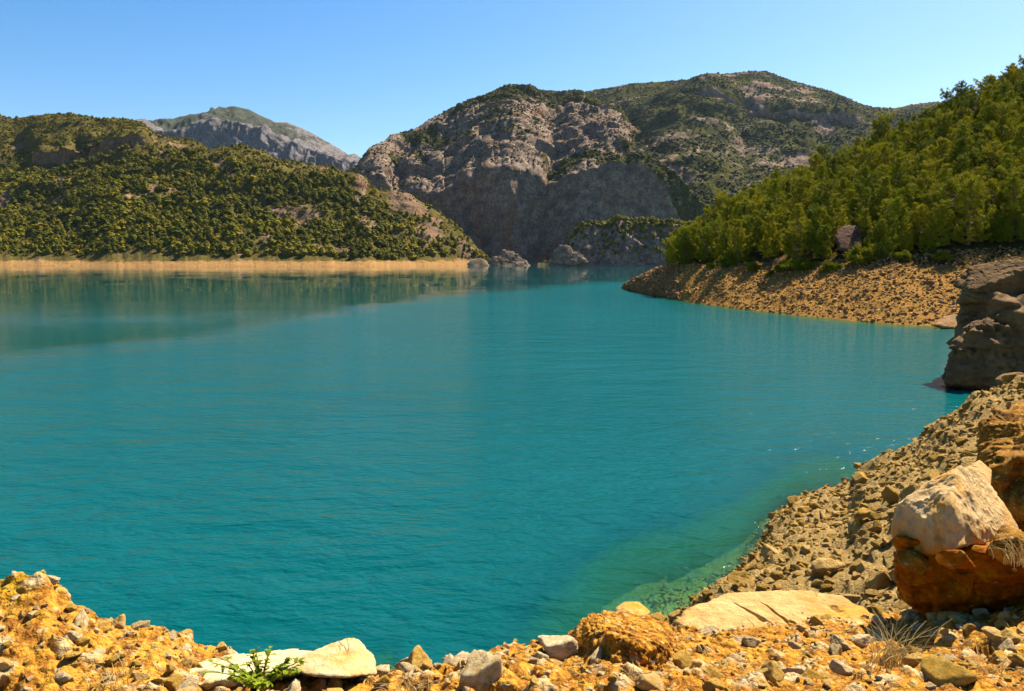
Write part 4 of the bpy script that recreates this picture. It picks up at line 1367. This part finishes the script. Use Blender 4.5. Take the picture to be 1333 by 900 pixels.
# stones on the near soil
den = ((TN > 2.0) & (TN < 3.0) & (PN > -20) & (PN < 1350)).astype(float)
P, r, c = sample_grid(GN, 420, den)
kp = thin(P, 0.1)[:160]
for p, jr, jc in zip(P[kp], r[kp], c[kp]):
    m = random.choice(['pale', 'pale', 'ochre'])
    px = NC[jc]
    where = ('on the left mound' if px < 290 else 'among the brink stones around the pale boulder' if px < 740 else 'on the lumpy clod and the gravel beside it' if px < 930 else
             'on the orange gravel before the cracked slab' if px < 1110 else 'in the shade below the red earth block')
    lab = ('small cream stone ' if m == 'pale' else 'small ochre stone ') + where
    put_stone(p, 0.035 + 0.1 * random.random() ** 2, m, lab, lab.replace('stone', 'stones', 1), sink=0.42)


def stuff_stones(name, G_, T_, Px_, t0, t1, p0, p1, n, lo, hi_, m, label):
    den = ((T_ > t0) & (T_ < t1) & (Px_ > p0) & (Px_ < p1)).astype(float)
    P, r, c = sample_grid(G_, n, den)
    s_ = (lo + (hi_ - lo) * rng.random(n) ** 3.0)
    col = hidden_protos(name + '_shapes', ROCKS[m])
    rot = np.stack([rng.uniform(-0.6, 0.6, n), rng.uniform(-0.6, 0.6, n), rng.uniform(0, 6.28, n)], -1)
    scatter(name, P + np.stack([0 * s_, 0 * s_, s_ * 0.12], -1), np.stack([s_ * .5, s_ * .5 * rng.uniform(.8, 1.1, n), s_ * .5 * rng.uniform(.8, 1.1, n)], -1), rot, rng.integers(0, 6, n), col, label, 'stones')


stuff_stones('rubble', GN, TN, PN, 3.4, 5.6, 780, 1440, 10000, 0.03, 0.26, 'grey', 'loose tan rubble covering the bank down to the water')
stuff_stones('gravel', GN, TN, PN, 1.6, 3.2, -60, 1400, 4200, 0.006, 0.035, 'ochre', 'orange gravel and grit on the near ground')
stuff_stones('broken_stones', GN, TN, PN, 2.0, 3.02, -60, 1400, 260, 0.03, 0.12, 'ochre', 'broken golden stones half sunk in the near soil')
stuff_stones('pale_gravel', GN, TN, PN, 1.6, 3.2, -60, 1400, 1300, 0.008, 0.05, 'pale', 'pale chips of stone strewn over the near ground')
stuff_stones('shore_rubble', GR, TR, PxR, 0.97, 2.05, 800, 1345, 9000, 0.1, 0.75, 'brown', 'brown stones strewn over the far right shore')
stuff_stones('tan_shore_rubble', GR, TR, PxR, 0.97, 2.05, 800, 1345, 5500, 0.1, 0.5, 'ochre', 'tan stones strewn over the far right shore')

stuff_stones('tip_rubble', GR, TR, PxR, 0.9, 2.9, 800, 884, 7000, 0.25, 1.3, 'brown', 'tan stones strewn over the low tip of the wooded point')

# ---------------- weed and dry grass
def leafy_weed():
    root = bpy.data.objects.new('green_weed', None)
    COL.objects.link(root)
    base = ground_N(338, 2.35)
    base = at(np.array([340.]), np.array([893.]), 2.88)[0]
    root.location = base
    root.scale = (1.35, 1.35, 1.1)
    tag(root, 'leafy bright green weed growing in front of the long cream ridge', 'plant')
    r = np.random.default_rng(77)
    tb = Tubes()
    V, Fq, o = [], [], 0
    for i in range(28):
        a = r.uniform(0, 6.283)
        L = r.uniform(0.07, 0.15)
        out = np.array([math.cos(a), math.sin(a) * 0.6, 0])
        pth = np.array([out * L * f * 1.05 + np.array([0, 0, L * (0.9 * f - 0.35 * f * f)]) for f in np.linspace(0, 1, 6)])
        tb.add(pth, np.linspace(0.003, 0.0012, 6), 5)
        for j in range(10):
            f = 0.2 + 0.8 * j / 9
            p = np.array([np.interp(f, np.linspace(0, 1, 6), pth[:, q]) for q in range(3)])
            d = out * 0.5 + r.normal(size=3) * 0.7 + np.array([0, 0, 0.35])
            d /= np.linalg.norm(d)
            s = np.cross(d, [0.1, 0.2, 1.0])
            s /= np.linalg.norm(s)
            up = np.cross(s, d)
            ln, wd = r.uniform(0.014, 0.028), r.uniform(0.006, 0.011)
            prof = [(0, 0), (0.25, 0.75), (0.4, 0.5), (0.55, 1.0), (0.7, 0.55), (0.82, 0.6), (1.0, 0.03)]
            for q in range(len(prof)):
                tq, wq = prof[q]
                c_ = p + d * ln * tq + up * ln * (-0.35 * tq * tq)
                V += [c_ - s * wd * wq + up * wd * wq * 0.3, c_, c_ + s * wd * wq + up * wd * wq * 0.3]
            for q in range(len(prof) - 1):
                b = o + q * 3
                Fq += [(b, b + 1, b + 4, b + 3), (b + 1, b + 2, b + 5, b + 4)]
            o += len(prof) * 3
    link('stems', tb.mesh('weed_stems', M['weed']), root)
    link('foliage', mesh_from('weed_leaves', np.array(V), np.array(Fq), M['weed'], True), root)


leafy_weed()


def dry_tuft(p, n, length, spread, label, seed, mat='straw'):
    r = np.random.default_rng(seed)
    tb = Tubes()
    for i in range(n):
        a = r.uniform(0, 6.283)
        L = length * r.uniform(0.5, 1.2)
        lean = r.uniform(0.2, 1.3)
        out = np.array([math.cos(a), math.sin(a), 0]) * spread
        b = r.normal(size=3) * np.array([0.035, 0.035, 0.0])
        pth = np.array([b + out * L * lean * f * f + np.array([0, 0, L * (f - 0.45 * lean * f * f)]) for f in np.linspace(0, 1, 7)])
        tb.add(pth, np.linspace(0.0016, 0.0005, 7), 4)
    o = link('dry_grass', tb.mesh('dry_grass', M[mat]))
    o.location = p
    tag(o, label, 'grass tuft')


dry_tuft(at(np.array([1160.]), np.array([868.]), 3.25)[0], 70, 0.26, 0.9, 'dry straw tuft in the shade left of the red earth block', 1)
dry_tuft(at(np.array([1325.]), np.array([735.]), 3.72)[0], 34, 0.2, 0.7, 'golden dry grass tuft beside the large pale boulder', 2)
dry_tuft(at(np.array([1290.]), np.array([882.]), 2.9)[0], 26, 0.12, 1.2, 'dry grass blades at the bottom edge under the red earth block', 3)
dry_tuft(at(np.array([825.]), np.array([895.]), 2.85)[0], 16, 0.11, 0.8, 'few dry stalks in front of the lumpy brown clod', 4)
dry_tuft(at(np.array([140.]), np.array([895.]), 2.72)[0], 26, 0.1, 0.8, 'dry grass tuft at the foot of the left mound', 5)
dry_tuft(at(np.array([530.]), np.array([905.]), 2.7)[0], 30, 0.1, 1.1, 'dry grass tuft below the brink stones', 6)

# ---------------- haze: one closed box of thin even air around everything
HZ = 0.00001
bx = np.array([(x, y, z) for z in (-60, 700) for x, y in ((-3800, -300), (3800, -300), (3800, 5300), (-3800, 5300))], float)
hz = link('haze', mesh_from('haze', bx, [(0, 3, 2, 1), (4, 5, 6, 7), (0, 1, 5, 4), (1, 2, 6, 5), (2, 3, 7, 6), (3, 0, 4, 7)], None, False))
hm, ht = new_mat('air')
ho = ht.nodes.new('ShaderNodeOutputMaterial')
hv = ht.nodes.new('ShaderNodeVolumePrincipled')
hv.inputs['Color'].default_value = (0.6, 0.78, 1.0, 1)
hv.inputs['Density'].default_value = HZ
hv.inputs['Anisotropy'].default_value = 0.2
ht.links.new(hv.outputs[0], ho.inputs['Volume'])
hz.data.materials.append(hm)
tag(hz, kind='stuff')

# ================================================================== LIGHT, SKY, CAMERA
AZ, EL = math.radians(45), math.radians(49)              # sun ahead and to the right of the view, high
sd_ = Vector((math.sin(AZ) * math.cos(EL), math.cos(AZ) * math.cos(EL), math.sin(EL)))
ld = bpy.data.lights.new('sun', 'SUN')
ld.energy = 5.0
ld.angle = math.radians(0.53)
ld.color = (1.0, 0.92, 0.78)
lo_ = bpy.data.objects.new('sun', ld)
COL.objects.link(lo_)
lo_.rotation_euler = (-sd_).to_track_quat('-Z', 'Y').to_euler()

wd_ = bpy.data.worlds.new('World')
SC.world = wd_
wd_.use_nodes = True
wt = wd_.node_tree
bg = wt.nodes['Background']
skyn = wt.nodes.new('ShaderNodeTexSky')
skyn.sky_type = 'NISHITA'
skyn.sun_disc = False
skyn.sun_elevation = EL
skyn.sun_rotation = AZ
skyn.altitude = 600
skyn.air_density = 1.0
skyn.dust_density = 1.2
skyn.ozone_density = 2.0
shs = wt.nodes.new('ShaderNodeHueSaturation')
shs.inputs['Saturation'].default_value = 1.38
wt.links.new(skyn.outputs[0], shs.inputs['Color'])
wt.links.new(shs.outputs[0], bg.inputs[0])
bg.inputs[1].default_value = 0.06

cam = bpy.data.cameras.new('camera')
co_ = bpy.data.objects.new('camera', cam)
COL.objects.link(co_)
cam.sensor_width = 36.0
cam.lens = 36.0 * F / 1333.0
cam.clip_start = 0.05
cam.clip_end = 20000
co_.location = (0, 0, H)
co_.rotation_euler = (math.pi / 2 - PITCH, 0, 0)
SC.camera = co_

SC.view_settings.view_transform = 'Standard'
SC.view_settings.look = 'None'
SC.view_settings.exposure = 1.55
SC.view_settings.gamma = 1.0
SC.cycles.sample_clamp_direct = 8.0
SC.cycles.max_bounces = 6
SC.cycles.diffuse_bounces = 1
SC.cycles.transparent_max_bounces = 8
SC.cycles.use_adaptive_sampling = True
SC.cycles.adaptive_threshold = 0.015
